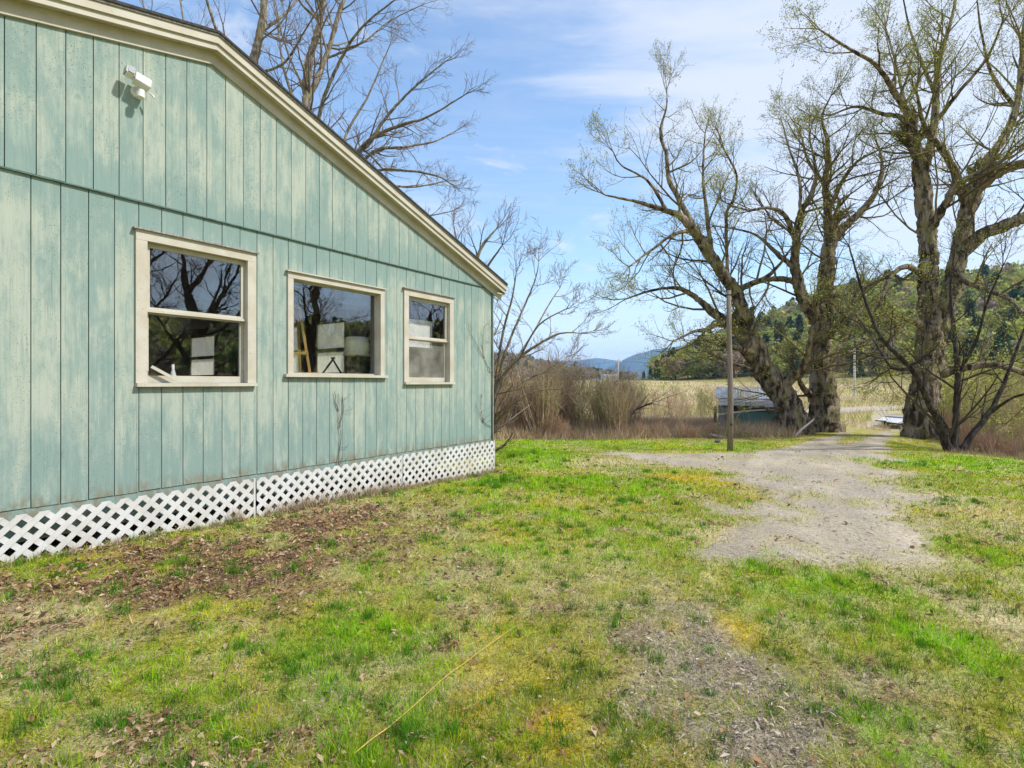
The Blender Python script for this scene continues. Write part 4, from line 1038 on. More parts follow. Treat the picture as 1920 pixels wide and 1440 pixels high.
# lattice skirt: three eight-foot panels, each slat its own strip
LT, LZ0, LZ1 = -.055, -.42, .415
seams = [.03, s_of(750), s_of(475), s_of(475)-2.45, s_of(475)-4.9, -HW]
for pi in range(len(seams)-1):
    b1, b0 = seams[pi]-.008, seams[pi+1]+.008
    visible = pi < 4
    jz = rng.uniform(-.01,.01)
    fr = MB().box(b1-.022, b1, LT-.006, LT+.018, LZ0, LZ1+jz)
    panel = fr.build('lattice_panel', M['white_plastic'], house)
    pitch = .150; wdt = .049; H = LZ1-LZ0
    for sg in (1, -1):
        t0 = LT-.005 if sg > 0 else LT+.003
        k = -int(H/pitch)-2
        while True:
            c = b0 + k*pitch; k += 1
            if c > b1+H+.1: break
            # centre line: s = c + sg*(z-LZ0) for sg>0 ; for sg<0 start on the other side
            hw = wdt*.7071
            if sg > 0: f = lambda z, c=c: c+(z-LZ0)
            else: f = lambda z, c=c: c-(z-LZ0)
            # clip the strip to the panel
            pts = [(f(LZ0)-hw, LZ0), (f(LZ0)+hw, LZ0), (f(LZ1+jz)+hw, LZ1+jz), (f(LZ1+jz)-hw, LZ1+jz)]
            def clip(poly, keep, cut):
                out = []
                for i in range(len(poly)):
                    p, q_ = poly[i], poly[(i+1)%len(poly)]
                    if keep(p): out.append(p)
                    if keep(p) != keep(q_): out.append(cut(p, q_))
                return out
            def cx(xc): return lambda p, q_: (xc, p[1]+(q_[1]-p[1])*(xc-p[0])/(q_[0]-p[0]))
            pts = clip(pts, lambda p: p[0] >= b0, cx(b0)) if pts else pts
            pts = clip(pts, lambda p: p[0] <= b1-.023, cx(b1-.023)) if pts else pts
            if len(pts) < 3: continue
            ar = abs(sum(pts[i][0]*pts[(i+1)%len(pts)][1]-pts[(i+1)%len(pts)][0]*pts[i][1] for i in range(len(pts))))/2
            if ar < .0012: continue
            MB().prism([(p[0], t0, p[1]) for p in pts], (0,.0075,0)).build('slat', M['white_plastic'], panel)
# side run of lattice round the corner is out of sight; posts under the floor are not
for s in (-1.2,-3.6,-6.0,-8.4,-10.8):
    MB().box(s-.1,s+.1,.5,.7,-.4,.40).build('foundation_post', M['grey_wood'], house)

# flood lamp on the gable
fs, fzz = s_of(254), z_of(254, 176)
fl = empty('flood_lamp', house_world(fs, -.027, fzz), TH); fl.scale = (.92,.92,.92); tag(fl, 'white outdoor flood lamp with motion sensor on the gable boards', 'lamp')
MB().tube([(0,-.001,0),(0,-.018,0),(0,-.03,0)], [.062,.062,.05], 18).build('mounting_plate', M['lamp_white'], fl)
MB().tube([(0,-.028,.0),(0,-.085,.02)], [.022,.020], 10).build('arm', M['lamp_white'], fl)
hd = MB().box(-.085,.065,-.19,-.085,-.02,.085); 
Mx = Matrix.Translation((.0,0,.01)) @ Matrix.Rotation(R(12), 4, 'Y') @ Matrix.Rotation(R(-16), 4, 'X')
hd.xf(Mx).build('housing', M['lamp_white'], fl, bevel=.008)
MB().box(-.165,-.095,-.20,-.115,-.005,.095).xf(Mx).build('lamp_head', M['lamp_white'], fl, bevel=.008)
MB().box(-.158,-.100,-.212,-.2005,.006,.086).xf(Mx).build('lens', M['lens'], fl)
MB().box(-.1765,-.1655,-.195,-.12,.004,.088).xf(Mx).build('lens', M['lens'], fl)
MB().tube([(.0,-.13,-.015),(-.005,-.135,-.055),(-.01,-.138,-.06),(-.015,-.145,-.105)], [.03,.03,.042,.036], 14).build('sensor', M['lamp_white'], fl)
MB().tube([(.075,-.12,.0),(.105,-.14,-.03),(.112,-.145,-.05)], [.008,.012,.010], 8).build('wing_screw', M['lamp_white'], fl)

# dead vines on the siding
def vine(label, px_lines, r0, twigs, seed):
    g = random.Random(seed); B = Branches(); base = None
    root = None
    for li, line in enumerate(px_lines):
        P = [house_world(s_of(x), -.032, z_of(x, y)) for (x, y) in line]
        if root is None: root = empty('dead_vine', (P[0].x, P[0].y, P[0].z))
        o = root.location
        pp, _ = resample(P, [1]*len(P), .06)
        pp = [p-o+rv3(g)*.008 for p in pp]; n = len(pp)
        B.add(pp, [max(r0*(1-.7*i/n), .0025) for i in range(n)], 5)
        for i in range(1, n):
            if g.random() < twigs:
                d = rv3(g); d = (Vector((math.cos(TH), math.sin(TH), 0))*d.x+Vector((0,0,1))*abs(d.z)*.8+Vector((math.sin(TH),-math.cos(TH),0))*abs(d.y)*.25).normalized()
                grow(B, pp[i], d, g.uniform(.06,.22), .003, 2, 3, g, .1, .3, (2,2,2,2), rmin=.0018, leaf=False)
    tag(root, label, 'vine')
    link_mesh('stem', crown_mesh('stem', B, [(.15,.11,.08),(.20,.15,.11),(.10,.075,.06)], np.random.default_rng(seed)), M['twig'], root)
vine('dead brown vine climbing the boards below the picture window', [[(634,905),(632,860),(636,820),(631,790),(634,760),(632,738)],[(634,800),(640,770),(639,745)],[(632,770),(626,752),(625,735)]], .0075, .25, 5)
vine('thin dead vine straggling up the boards beside the house corner', [[(920,880),(921,800),(919,720),(917,650),(915,600)],[(918,700),(905,670),(890,645),(880,625),(874,605)],[(905,672),(903,640),(905,610)],[(919,800),(905,790),(898,760),(900,740)],[(905,792),(893,770),(890,755)]], .006, .25, 6)

# ------------------------------------------------------------------ inside the house
def inside(name, s, t, label, cat, rz=0, z=.60):
    o = empty(name, house_world(s, t, z), TH+rz); tag(o, label, cat); return o
def interior_at(x, y, t):
    """house coordinates of a thing seen through the glass at pixel x,y, t metres behind the wall"""
    D = 6.0
    for _ in range(80):
        X = (x-960)/960*D; l, tt = house_local(X, D); D += (t-tt)*.6
    return l, EYE+(718-y)/960*D
# table lamp
ls_, lz = interior_at(669, 650, .55)
tb = inside('side_table', ls_, .62, 'dark side table under the lamp inside the picture window', 'table')
MB().box(-.45,.45,-.28,.28,.98-.0,1.02).build('tabletop', M['interior'], tb)
for a in (-.4,.4):
    for b in (-.23,.23): MB().box(a-.025,a+.025,b-.025,b+.025,0,.98).build('leg', M['interior'], tb)
lamp = inside('table_lamp', ls_, .55, 'table lamp with pale drum shade inside the picture window', 'lamp', z=1.62)
sh = MB(); n = 28; zt, zb2 = lz+.145-1.62, lz-.145-1.62
for r, z in ((.165,zt),(.205,zb2)):
    for k in range(n): a = 2*math.pi*k/n; sh.v.append((r*math.cos(a), r*math.sin(a), z))
for k in range(n): sh.f.append((k,(k+1)%n,n+(k+1)%n,n+k))
so = sh.build('shade', M['shade'], lamp, smooth=True); sm = so.modifiers.new('thick','SOLIDIFY'); sm.thickness = .004
MB().tube([(0,0,0),(0,0,.02),(0,0,.06),(0,0,zb2*.6),(0,0,zb2+.02)], [.09,.09,.04,.055,.012], 14).build('base', M['dark_metal'], lamp, smooth=True)
MB().tube([(0,0,zb2+.01),(0,0,zt-.02)], .01, 8).build('stem', M['dark_metal'], lamp)
# easel (yellow pine)
es, ez = interior_at(556, 640, .55)
ea = inside('easel', es, .55, 'yellow pine easel standing just inside the picture window', 'easel', R(-40))
for a, tx in ((-.10,-.02),(.16,.02)):
    MB().bar((a*2.2,-.05,0),(tx,.05,2.08), .05, .03).build('leg', M['pine'], ea)
MB().bar((.02,.55,0),(0,.08,2.02), .04, .03).build('rear_leg', M['pine'], ea)
MB().box(-.22,.30,-.075,-.03,1.02,1.10).build('tray', M['pine'], ea); MB().box(-.12,.16,-.05,-.02,1.35,1.39).build('crossbar', M['pine'], ea)
# chair back
cs, cz = interior_at(625, 690, 1.4)
ch = inside('chair', cs, 1.4, 'dark wooden chair with slatted back inside the picture window', 'chair', R(-30))
MB().box(-.3,.3,-.25,.25,.68,.73).build('seat', M['dark_metal'], ch)
for a in (-.26,.26):
    MB().bar((a,.24,0),(a*1.1,.30,1.45),.045,.045).build('rear_leg', M['dark_metal'], ch); MB().bar((a,-.22,0),(a,-.22,.70),.045,.045).build('front_leg', M['dark_metal'], ch)
MB().bar((-.26,.28,.95),(.05,.30,1.40),.04,.03).build('back_slat', M['dark_metal'], ch); MB().bar((.26,.28,.95),(.0,.30,1.40),.04,.03).build('back_slat', M['dark_metal'], ch)
# white canvas and brown board behind the small sash window
ws, wz = interior_at(790, 616, .30)
cv_ = inside('canvas', ws, .32, 'blank white canvas leaning behind the upper pane of the small sash window', 'canvas', z=2.16)
MB().box(-.36,.28,-.012,.012,.0,.48).build('cloth', M['paper'], cv_); MB().box(-.36,.28,.0125,.03,.0,.04).build('stretcher_bar', M['pine'], cv_)
MB().box(-.36,.28,.0125,.03,.44,.48).build('stretcher_bar', M['pine'], cv_)
shf = inside('shelf', ws, .36, 'shelf inside the small sash window carrying the canvas', 'shelf')
MB().box(-.55,.5,-.16,.12,1.52,1.555).build('board', M['interior'], shf)
for a in (-.5,.45): MB().box(a-.02,a+.02,-.12,.08,0,1.52).build('leg', M['interior'], shf)
bs, bz = interior_at(805, 680, .5)
bb = inside('cabinet', bs+.12, .78, 'brown wooden cabinet behind the dusty lower pane', 'cabinet')
MB().box(-.24,.24,-.2,.2,0,1.45).build('body', M['brown_wood'], bb, bevel=.01)
MB().box(-.22,.22,-.222,-.2005,.1,1.40).build('door', M['brown_wood'], bb, bevel=.006)
MB().box(-.26,.26,-.23,.21,1.452,1.49).build('top', M['brown_wood'], bb)
# things on the ledge of the tall sash window
ts, tzz = interior_at(328, 690, .25)
jr = inside('jar', ts, .30, 'pale bottle standing on the ledge inside the tall sash window', 'bottle', z=1.00)
MB().tube([(0,0,0),(0,0,.62),(0,0,.70),(0,0,.76)], [.035,.035,.015,.015], 12).build('body', M['paper'], jr, smooth=True)
MB().tube([(0,0,.7605),(0,0,.79)], [.018,.018], 10).build('cap', M['dark_metal'], jr)
lg = inside('workbench', ts+.3, .45, 'dark workbench inside the tall sash window', 'bench')
MB().box(-.8,.9,-.28,.3,.36,.40).build('top', M['interior'], lg)
for a in (-.75,.85): MB().box(a-.03,a+.03,-.2,.2,0,.36).build('leg', M['interior'], lg)
# broken strip of casing leaning in the corner of the tall sash window
stp = empty('wood_strip', house_world(wins[0]['s0']+TRIM+.05, .028-.02, 1.59), TH); tag(stp, 'short cream painted strip leaning in the corner of the tall sash window', 'strip')
MB().bar((0,0,.13),(.22,0,.0),.012,.03).build('strip', M['cream'], stp)

# ------------------------------------------------------------------ yard things
# near pole
p0 = gp(1369, 846)
pole = empty('utility_pole', (p0[0], p0[1], tz(*p0))); tag(pole, 'weathered thin wooden pole standing at the driveway edge in front of the shed', 'pole')
ph_ = px(1366, 545, p0[1]).z - tz(*p0)
MB().tube([(0,0,-.3),(.01,0,ph_*.4),(-.03,0,ph_*.75),(-.04,0,ph_)], [.082,.074,.068,.062], 12).build('shaft', M['pole_wood'], pole, smooth=True)
MB().tube([(-.035,0,ph_-.14),(-.035,0,ph_-.11)], [.07,.07], 12).build('band', M['dark_metal'], pole); MB().box(-.02,.02,-.105,-.06,.72,.78).build('insulator', M['dark_metal'], pole)
# far poles and wire
def far_pole(x, D, top_y, label):
    c = px(x, 718, D); z0 = tz(c.x, c.y); h = px(x, top_y, D).z - z0
    o = empty('utility_pole', (c.x, c.y, z0)); tag(o, label, 'pole')
    MB().tube([(0,0,-.5),(0,0,h)], [.19,.13], 8).build('shaft', M['far_pole'], o)
    MB().box(-.9,.9,-.06,.06,h-.55,h-.43).build('crossarm', M['far_pole'], o)
    for a in (-.8,.8): MB().tube([(a,0,h-.428),(a,0,h-.30)], [.05,.03], 6).build('insulator', M['building'], o)
    return Vector((c.x, c.y, z0+h-.3))
a1 = far_pole(1159, 118, 674, 'pale roadside pole in the field against the blue mountains')
a2 = far_pole(1602, 78, 652, 'pale roadside pole in the field between the willows')
a0 = a1+(a1-a2)*1.1; a3 = a2+(a2-a1)*.9
for (u, v, lab) in ((a0, a1, 'power line running from the mountain side pole past the house corner'), (a1, a2, 'power line strung between the two pale poles'), (a2, a3, 'power line running from the willow side pole out over the field')):
    w = MB(); P = [u.lerp(v, k/16)-Vector((0,0,1.2*(1-(2*k/16-1)**2))) for k in range(17)]
    o = w.tube([p-u for p in P], .018, 4).build('power_line', M['wire']); o.location = u; tag(o, lab, 'wire', 'power lines over the field')
# far white farm buildings
for (x, y, D, w_, h_, lab) in ((1143,711,400,13,6,'long white farm building far off below the ridge'),(1117,714,400,5,4,'tiny white farm building far off at the thicket edge')):
    c = px(x, y, D); o = empty('farm_building', (c.x, c.y, c.z-2)); tag(o, lab, 'building')
    MB().box(-w_/2,w_/2,-3,3,-3,h_-2).build('wall', M['building'], o)
    MB().prism([(-w_/2-.3,-3.4,h_-2),(-w_/2-.3,3.4,h_-2),(-w_/2-.3,0,h_)], (w_+.6,0,0)).build('roof', M['tin'], o)
# old shed
sc0 = px(1392, 806, 23.0); sx, sy = sc0.x, sc0.y
shed = empty('old_shed', (sx, sy, tz(sx, sy)), R(-24)); tag(shed, 'old low shed with patched tin roof and faded green boards behind the pole', 'shed')
# local x to the right, y away
gl = [(-.95,-.6),(-.95,1.3)]
for i in range(9):
    y0 = -.6+i*.21; hgt = 1.05+.75*min(1, max(0,(y0+.6)/1.0)) if y0 < .5 else 1.80-.5*(y0-.5)
    MB().box(-.98,-.95,y0,y0+.195,-.1,hgt).build('wall_board', M['grey_wood'], shed)
for i in range(14):
    x0 = -.94+i*.2; MB().box(x0,x0+.19,-.6,-.57,-.1,.80 if i > 2 else 1.0).build('wall_board', M['green_wood'] if i > 2 else M['grey_wood'], shed)
MB().box(-.93,1.9,1.28,1.31,-.1,1.3).build('wall', M['grey_wood'], shed); MB().box(1.87,1.9,-.57,1.28,-.1,1.3).build('wall', M['grey_wood'], shed)
def tin(x0, x1, ya, za, yb, zb_, mat, nm='roof_sheet'):
    n = int((x1-x0)/.10); V = []; Q = []
    for i in range(n*2+1):
        x = x0+(x1-x0)*i/(2*n); dz = .005 if i % 2 else -.005
        V += [(x, ya, za+dz), (x, yb, zb_+dz)]
    for i in range(n*2): Q.append((2*i, 2*i+2, 2*i+3, 2*i+1))
    me = bpy.data.meshes.new(nm); me.from_pydata(V, [], Q); me.update()
    o = link_mesh(nm, me, mat, shed); m = o.modifiers.new('thick','SOLIDIFY'); m.thickness = .006; return o
tin(-1.12, -.2, -.20, 1.36, .52, 1.88, M['tin']); tin(-.19, .62, -.20, 1.36, .52, 1.88, M['tin_old']); tin(.63, 2.0, -.20, 1.36, .52, 1.88, M['tin'])
tin(-.98, .3, -.78, 1.06, -.17, 1.345, M['tin_old']); tin(.31, 1.6, -.78, 1.02, -.17, 1.335, M['tin_old']); tin(-1.1, 2.0, .53, 1.88, 1.5, 1.30, M['tin_old'])
tr = MB()
cp_ = [(-.95+i*.3, -.80, .66+.26*math.sin(min(1, i/8)*math.pi/2)) for i in range(10)]
for u, v in zip(cp_[:-1], cp_[1:]): tr.bar(u, v, .03, .06)
tr.build('trim_rail', M['building'], shed)
MB().box(-.95,-.75,-.66,-.605,.0,.72).build('post', M['grey_wood'], shed)
MB().bar((-1.15,.15,-.02),(-1.10,-.5,1.0),.12,.02).build('loose_board', M['grey_wood'], shed)
# junk pile of weathered wood beside the shed
for (x, y, dz, a, l, lab) in ((1352,822,.06,20,.9,'dark weathered plank end lying by the shed corner'),(1358,812,.16,-35,.7,'grey broken board propped on the planks by the shed'),(1346,830,.05,65,.6,'short dark plank lying in the dry weeds by the pole')):
    c = gp(x, y); o = MB().box(-l/2,l/2,-.09,.09,-.03,.03).build('plank', M['grey_wood']); o.location = (c[0], c[1], tz(*c)+dz); o.rotation_euler = (R(8), R(12), R(a)); tag(o, lab, 'plank', 'planks by the shed')
# flat trailer behind the tallest willow
c = gp(1690, 801); tl = empty('flat_trailer', (c[0], c[1], tz(*c)), R(8)); tag(tl, 'white flat bed trailer with black wheel parked past the willows', 'trailer')
MB().prism([(-.95,-.7,.30),(2.2,-.7,.30),(2.2,-.7,.52),(-.5,-.7,.52)], (0,1.4,0)).build('bed', M['trailer_white'], tl, bevel=.02)
MB().box(-.4,2.15,-.65,.65,.525,.60).build('load', M['tin_old'], tl, bevel=.02); MB().bar((-.95,0,.34),(-1.6,0,.38),.07,.06).build('tongue', M['dark_metal'], tl)
for yy in (-.62,.62):
    for xx in (-.35,):
        MB().tube([(xx,yy-.09,.19),(xx,yy-.07,.19),(xx,yy+.07,.19),(xx,yy+.09,.19)], [.15,.19,.19,.15], 20).build('wheel', M['black_rubber'], tl)
MB().tube([(-.35,-.6,.19),(-.35,.6,.19)], .03, 8).build('axle', M['dark_metal'], tl); MB().tube([(1.8,-.5,0),(1.8,-.5,.31)], .04, 8).build('jack', M['dark_metal'], tl)
MB().tube([(1.8,.5,0),(1.8,.5,.31)], .04, 8).build('jack', M['dark_metal'], tl)
# fallen branches and sticks
def stick(pts_px, D0, D1, r, label, mat, twigs=0, seed=1, name='fallen_branch', group=None):
    g = random.Random(seed); n = len(pts_px)
    P = [px(x, y, D0+(D1-D0)*i/(n-1)) for i, (x, y) in enumerate(pts_px)]
    root = empty(name, P[0]); tag(root, label, 'branch', group)
    pp, _ = resample([p-P[0] for p in P], [1]*n, .25); m = len(pp)
    MB().tube([p+rv3(g)*r*.3 for p in pp], [r*(1-.6*i/m) for i in range(m)], 7).build('limb', mat, root, smooth=True)
    if twigs:
        B = Branches()
        for i in range(2, m):
            for _ in range(twigs):
                d = (pp[i]-pp[i-1]).normalized(); grow(B, pp[i], child_dir(d, R(g.uniform(15,45)), g), g.uniform(.5,1.5), r*.3, 1, 2, g, .03, .15, (3,3,3), leaf=False)
        link_mesh('twigs', crown_mesh('twigs', B, [(.12,.09,.07),(.17,.13,.10)], np.random.default_rng(seed)), M['twig'], root)
stick([(1146,803),(1170,785),(1195,768),(1220,756)], 19.2, 20.2, .055, 'dark fallen branch leaning in the dry weeds behind the lawn', M['darkbark'], 3, 3)
stick([(1484,826),(1500,808),(1526,786)], 19.0, 19.4, .055, 'pale stripped stick propped at the foot of the leaning willow', M['far_pole'], 0, 4)
stick([(1335,842),(1290,846),(1230,841)], 15.0, 15.2, .035, 'dark log lying along the driveway edge beside the pole', M['darkbark'], 0, 5)
# long dry stalk lying on the lawn
c0, c1 = gp(665,1428), gp(968,1184)
st_ = MB(); P = []
for k in range(15):
    u = k/14; x = c0[0]+(c1[0]-c0[0])*u; y = c0[1]+(c1[1]-c0[1])*u+.05*math.sin(u*3); P.append((x-c0[0], y-c0[1], tz(x, y)+.034))
so_ = st_.tube(P, [.0022-.00008*k for k in range(15)], 6).build('dry_stalk', M['pine']); so_.location = (c0[0], c0[1], 0); tag(so_, 'long orange dry stalk lying across the mossy lawn', 'stalk')

# ------------------------------------------------------------------ grass, litter, weeds
def outside_house(X, Y, pad=.02):
    s, t = house_local(X, Y); return ~((s < .02) & (t > -pad))
def blades(name, X, Y, length, width, lean, col, mat, label, cat, zoff=0, seed=1):
    gen = np.random.default_rng(seed); n = len(X); Z = terrain(X, Y)+zoff-.004
    a = gen.uniform(0, 2*np.pi, n); b = gen.uniform(0, 2*np.pi, n)
    w = width/2
    P = np.stack([X, Y, Z], 1)
    side = np.stack([np.cos(b), np.sin(b), np.zeros(n)], 1)*w[:,None]
    tip = np.stack([np.cos(a)*np.sin(lean), np.sin(a)*np.sin(lean), np.cos(lean)+.02], 1)*length[:,None]
    V = np.stack([P-side, P+side, P+tip], 1).reshape(-1,3)
    C = np.repeat(col, 3, 0); C[0::3] *= .8; C[1::3] *= .8
    o = link_mesh(name, mesh_np(name, V, tris=np.arange(3*n).reshape(-1,3), col=C), mat); tag(o, label, cat, None, 'stuff'); return o
def lawn():
    gen = np.random.default_rng(5); N = 700000
    r = np.exp(gen.uniform(np.log(1.7), np.log(24), N)); a = R(1)*gen.uniform(-57, 57, N)
    X, Y = r*np.sin(a), r*np.cos(a)
    ok = outside_house(X, Y, .0); X, Y, r = X[ok], Y[ok], r[ok]
    cv = cover(X, Y); _, _, far = ground_color(X, Y); u = gen.random(len(X))
    keep = (u > cv['gravel']*1.02) & (gen.random(len(X)) > far*.9) & (gen.random(len(X)) > np.clip(cv['grey'],0,1)*.35) & (gen.random(len(X)) > np.clip(cv['brown'],0,1)*.72)
    X, Y, r = X[keep], Y[keep], r[keep]; cv = {k: v[keep] for k, v in cv.items()}; n = len(X)
    wg = .70+1.3*cv['green']; wsx = .27+1.5*cv['straw']+.9*cv['grey']+.5*cv['brown']+.5*cv['gravel']; wm = .04+1.6*cv['moss']
    tot = wg+wsx+wm; u = gen.random(n)*tot
    kind = np.where(u < wg, 0, np.where(u < wg+wsx, 1, 2))
    col = np.empty((n,3)); j = gen.uniform(.65,1.35,(n,1))
    gr = np.clip(cv['green'],0,1)[:,None]
    var = fbm(X*3, Y*3, 3, 8)[:,None]; clump = sstep(.30, .68, fbm(X*11, Y*11, 3, 28)); cl_ = clump[:,None]  # low clump values darken green and straw blades, painted shade between clumps
    green = (C_GREEN*1.05)*(1-gr)+(C_BRIGHT*1.05)*gr; green = green*(.7+.6*var)*(.62+.66*cl_)
    pick = gen.random((n,1)); green = np.where(pick < .2, green*np.array([1.5,1.2,1.0]), np.where(pick > .85, green*np.array([.7,.85,1.2]), green))
    straw = np.where(gen.random((n,1)) < .5, C_STRAW, C_GREY*.95)
    col[:] = np.where(kind[:,None] == 0, green, np.where(kind[:,None] == 1, straw*(.72+.45*cl_), C_MOSS*1.05))*j
    wsc = np.clip(r/3.2, .85, 4.2)
    length = np.where(kind == 0, gen.uniform(.018,.05,n)*(1+.45*cv['green']), np.where(kind == 1, gen.uniform(.025,.075,n), gen.uniform(.008,.016,n)))*np.clip(r/6,1,1.25)*(.55+.9*clump)
    width = np.where(kind == 0, .0036, np.where(kind == 1, .0030, .006))*wsc*gen.uniform(.7,1.3,n)
    lean = np.where(kind == 0, gen.uniform(.15,1.15,n), np.where(kind == 1, gen.uniform(1.0,1.55,n), gen.uniform(.2,1.4,n)))
    blades('lawn_grass', X, Y, length, width, lean, col, M['grass'], 'short patchy spring grass and straw covering the lawn', 'grass', .002, 6)
lawn()
def tufts():
    gen = np.random.default_rng(15); Xs, Ys, Ls, Cs = [], [], [], []
    spots = [gp(*p)+(s,) for p, s in [((945,905),1.6),((915,908),1.3),((975,900),1.2),((930,915),1.2),((345,1058),1.0),((440,1075),1.1),((520,1085),.8),((620,1025),1.0),((215,1105),1.0),((235,1150),.9),((670,1105),.9),((690,1160),1.0),((20,1050),1.0),((35,1060),.9),((505,1010),.7),((850,1375),1.2),((760,1390),1.1),((120,1290),1.2),((60,1360),1.0),((230,1350),.9),((1160,1160),.8),((1000,850),1.4),((960,858),1.4)]]
    while len(spots) < 850:
        r = math.exp(gen.uniform(math.log(2), math.log(15))); a = R(gen.uniform(-48,48)); x, y = r*math.sin(a), r*math.cos(a)
        cv = cover(np.array([x]), np.array([y]))
        if not outside_house(np.array([x]), np.array([y]), .1)[0] or cv['gravel'][0] > .1 or gen.random() > .25+.7*cv['green'][0]: continue
        spots.append((x, y, gen.uniform(.3,.8)))
    for (x, y, s) in spots:
        n = int(70*s*s)+25; rr_ = abs(gen.normal(0, .07*s, n)); a = gen.uniform(0,6.28,n)
        Xs.append(x+rr_*np.cos(a)); Ys.append(y+rr_*np.sin(a)); Ls.append(gen.uniform(.05,.12,n)*s); Cs.append(np.array([.10,.245,.02])*gen.uniform(.6,1.35,(n,1))*gen.uniform(.85,1.3,3)[None])
    for k in range(150):
        q_ = gen.uniform(-7.4, 0); dry = gen.random() < (.9 if -5.6 < q_ < -1.6 else .6)
        w = house_world(q_, -.09-abs(gen.normal(0,.05))); n = 34; a = gen.uniform(0,6.28,n); rr_ = abs(gen.normal(0,.05,n))
        Xs.append(w.x+rr_*np.cos(a)); Ys.append(w.y+rr_*np.sin(a)); Ls.append(gen.uniform(.05,.24 if (dry and -5.2 < q_ < -2.4) else .11,n))
        Cs.append((np.array([.50,.40,.26]) if dry else np.array([.13,.25,.03]))*gen.uniform(.6,1.25,(n,1)))
    X, Y, L, C = map(np.concatenate, (Xs, Ys, Ls, Cs)); ok = outside_house(X, Y, -.02); X, Y, L, C = X[ok], Y[ok], L[ok], C[ok]
    blades('grass_tufts', X, Y, L, np.full(len(X), .0055)*np.clip(np.hypot(X,Y)/5,.8,2), gen.uniform(.05,.8,len(X)), C, M['grass'], 'taller dark green grass tufts in the lawn', 'grass', 0, 16)
tufts()
def litter():
    gen = np.random.default_rng(25); N = 420000
    r = np.exp(gen.uniform(np.log(1.8), np.log(17), N)); a = R(1)*gen.uniform(-56,56,N); X, Y = r*np.sin(a), r*np.cos(a)
    ok = outside_house(X, Y, -.25); X, Y, r = X[ok], Y[ok], r[ok]; cv = cover(X, Y)
    p = np.clip(.045+.9*cv['brown']+.45*cv['grey'], 0, 1)*(1-.93*np.clip(cv['gravel'],0,1))
    ok = gen.random(len(X)) < p*.62; X, Y, r = X[ok], Y[ok], r[ok]; g_ = cv['grey'][ok]; n = len(X)
    Z = terrain(X, Y)+gen.uniform(.004,.028,n); a = gen.uniform(0,6.28,n); t = gen.uniform(-.6,.6,n); t2 = gen.uniform(-.6,.6,n)
    isg = gen.random(n) < np.clip(g_*1.2,0,.95)
    L = np.clip(np.exp(gen.normal(-4.45,.5,n)),.004,.034)*np.clip(r/4.5,.8,1.9)*np.where(isg,.9,1); W = L*np.where(isg, gen.uniform(.10,.35,n), gen.uniform(.22,.6,n))
    u = np.stack([np.cos(a)*np.cos(t), np.sin(a)*np.cos(t), np.sin(t)],1)*L[:,None]; v = np.stack([-np.sin(a)*np.cos(t2), np.cos(a)*np.cos(t2), np.sin(t2)],1)*W[:,None]
    P = np.stack([X,Y,Z],1); curl = np.zeros((n,3)); curl[:,2] = L*gen.uniform(.1,.6,n)
    V = np.stack([P-u, P+v+curl*.6, P+u+curl*.3, P-v+curl], 1).reshape(-1,3); b = np.arange(n)*4
    T = np.stack([np.stack([b,b+1,b+2],1), np.stack([b,b+2,b+3],1)],1).reshape(-1,3)
    cols = np.array([(.26,.155,.09),(.33,.22,.14),(.15,.09,.06),(.42,.32,.22),(.28,.155,.08),(.09,.06,.045)]); gcols = np.array([(.42,.37,.31),(.32,.27,.22),(.50,.44,.36),(.17,.14,.11)])
    c = np.where(isg[:,None], gcols[gen.integers(0,4,n)], cols[gen.integers(0,6,n)])*gen.uniform(.75,1.25,(n,1))
    o = link_mesh('leaf_litter', mesh_np('leaf_litter', V, tris=T, col=np.repeat(c,4,0)), M['litter']); tag(o, 'dead brown leaves strewn over the lawn below the lattice', 'leaves', None, 'stuff')
litter()
def gravel():
    gen = np.random.default_rng(35); N = 16000
    r = np.exp(gen.uniform(np.log(4.5), np.log(20), N)); a = R(1)*gen.uniform(5,45,N); X, Y = r*np.sin(a), r*np.cos(a); cv = cover(X, Y)
    ok = gen.random(N) < cv['gravel']*.9; X, Y, r = X[ok], Y[ok], r[ok]; n = len(X); s = np.clip(np.exp(gen.normal(-4.9,.5,n)),.003,.03)*np.clip(r/7,.8,1.5); Z = terrain(X,Y)+.008
    base = np.array([(1,0,0),(-.3,.9,0),(-.6,-.8,0),(0,0,.55)])
    V = np.stack([X,Y,Z],1)[:,None,:]+base[None]*s[:,None,None]*gen.uniform(.6,1.4,(n,4,1)); b = np.arange(n)*4
    T = np.stack([np.stack([b,b+1,b+3],1),np.stack([b+1,b+2,b+3],1),np.stack([b+2,b,b+3],1)],1).reshape(-1,3)
    c = np.array([[.38,.345,.30]])*gen.uniform(.5,1.3,(n,1))
    o = link_mesh('gravel', mesh_np('gravel', V.reshape(-1,3), tris=T, col=np.repeat(c,4,0)), M['litter']); tag(o, 'loose grey gravel on the driveway', 'gravel', None, 'stuff')
gravel()
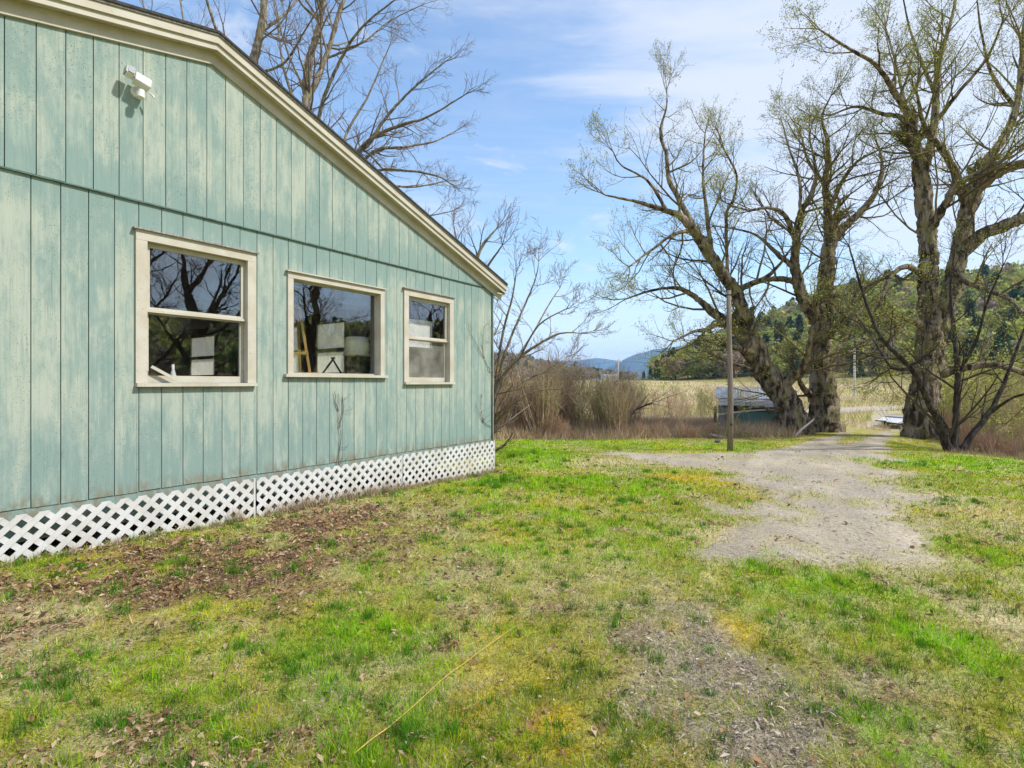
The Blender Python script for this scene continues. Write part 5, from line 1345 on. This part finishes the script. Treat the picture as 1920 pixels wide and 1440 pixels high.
def weeds():
    gen = np.random.default_rng(45); N = 90000
    D = gen.uniform(16.2, 28, N); xx = gen.uniform(905, 1500, N); X = (xx-960)/960*D; Y = D
    _, cv, far = ground_color(X, Y); ok = (gen.random(N) < far*1.1) & (cv['gravel'] < .2); X, Y = X[ok], Y[ok]
    N2 = 34000; D = gen.uniform(14, 26, N2); xx = gen.uniform(1690, 1990, N2); X2 = (xx-960)/960*D; Y2 = D
    ok = (X2-.95*Y2+1.2+gen.normal(0,.4,N2) > 0) & (Y2 > 13.8) ; X2, Y2 = X2[ok], Y2[ok]
    X, Y = np.concatenate([X,X2]), np.concatenate([Y,Y2]); n = len(X)
    pf = fbm(X*.5, Y*.5, 3, 4)
    cols = np.array([(.48,.38,.24),(.42,.32,.21),(.32,.22,.145),(.56,.47,.31),(.40,.28,.18)]); c = cols[gen.integers(0,5,n)]*gen.uniform(.7,1.25,(n,1))*(.6+.8*pf)[:,None]
    L = gen.uniform(.12,.5,n)*(.5+pf)*np.clip((Y-15)/3,.5,1.25)
    blades('dry_weeds', X, Y, L, np.full(n,.016), gen.uniform(.1,1.2,n), c, M['litter'], 'matted dry brown weeds along the back edge of the lawn', 'weeds', 0, 46)
    N = 80000; D = np.exp(gen.uniform(np.log(25), np.log(150), N)); xx = gen.uniform(900, 1990, N); X = (xx-960)/960*D; Y = D
    cv = cover(X, Y); rd = np.min([np.hypot(X[:,None]-rp[::6,0][None], Y[:,None]-rp[::6,1][None]).min(1)], 0) if False else None
    dmin = np.full(N, 1e9)
    for k in range(0, len(rp)-4, 4):
        ax, ay = rp[k]; bx, by = rp[k+4]; t = np.clip(((X-ax)*(bx-ax)+(Y-ay)*(by-ay))/((bx-ax)**2+(by-ay)**2), 0, 1); dmin = np.minimum(dmin, np.hypot(X-ax-t*(bx-ax), Y-ay-t*(by-ay)))
    ok = (cv['gravel'] < .3) & (dmin > 2.1); X, Y = X[ok], Y[ok]; n = len(X); pf = fbm(X*.08, Y*.2, 3, 14)
    c = np.where((pf > .53)[:,None], np.array([.44,.40,.17]), np.array([.60,.50,.31]))*gen.uniform(.7,1.2,(n,1))
    blades('field_grass', X, Y, gen.uniform(.2,.65,n)*(.5+pf), .02*np.clip(Y/30,1,4.5), gen.uniform(.05,.7,n), c, M['litter'], 'tall dry straw coloured grass covering the field', 'grass', 0, 47)
weeds()

# ------------------------------------------------------------------ haze
hm = bpy.data.materials.new('valley_haze'); hm.use_nodes = True; hn, hl = hm.node_tree.nodes, hm.node_tree.links; hn.clear()
ho = hn.new('ShaderNodeOutputMaterial'); hv = hn.new('ShaderNodeVolumePrincipled'); hv.inputs['Color'].default_value = (.36,.60,1.0,1); hv.inputs['Density'].default_value = 1.5e-4; hv.inputs['Anisotropy'].default_value = .0
hl.new(hv.outputs[0], ho.inputs['Volume'])
hz_o = MB().box(-7500,7500,-7500,7500,-5,460).build('haze', hm); tag(hz_o, 'thin blue valley haze', 'haze', None, 'stuff')
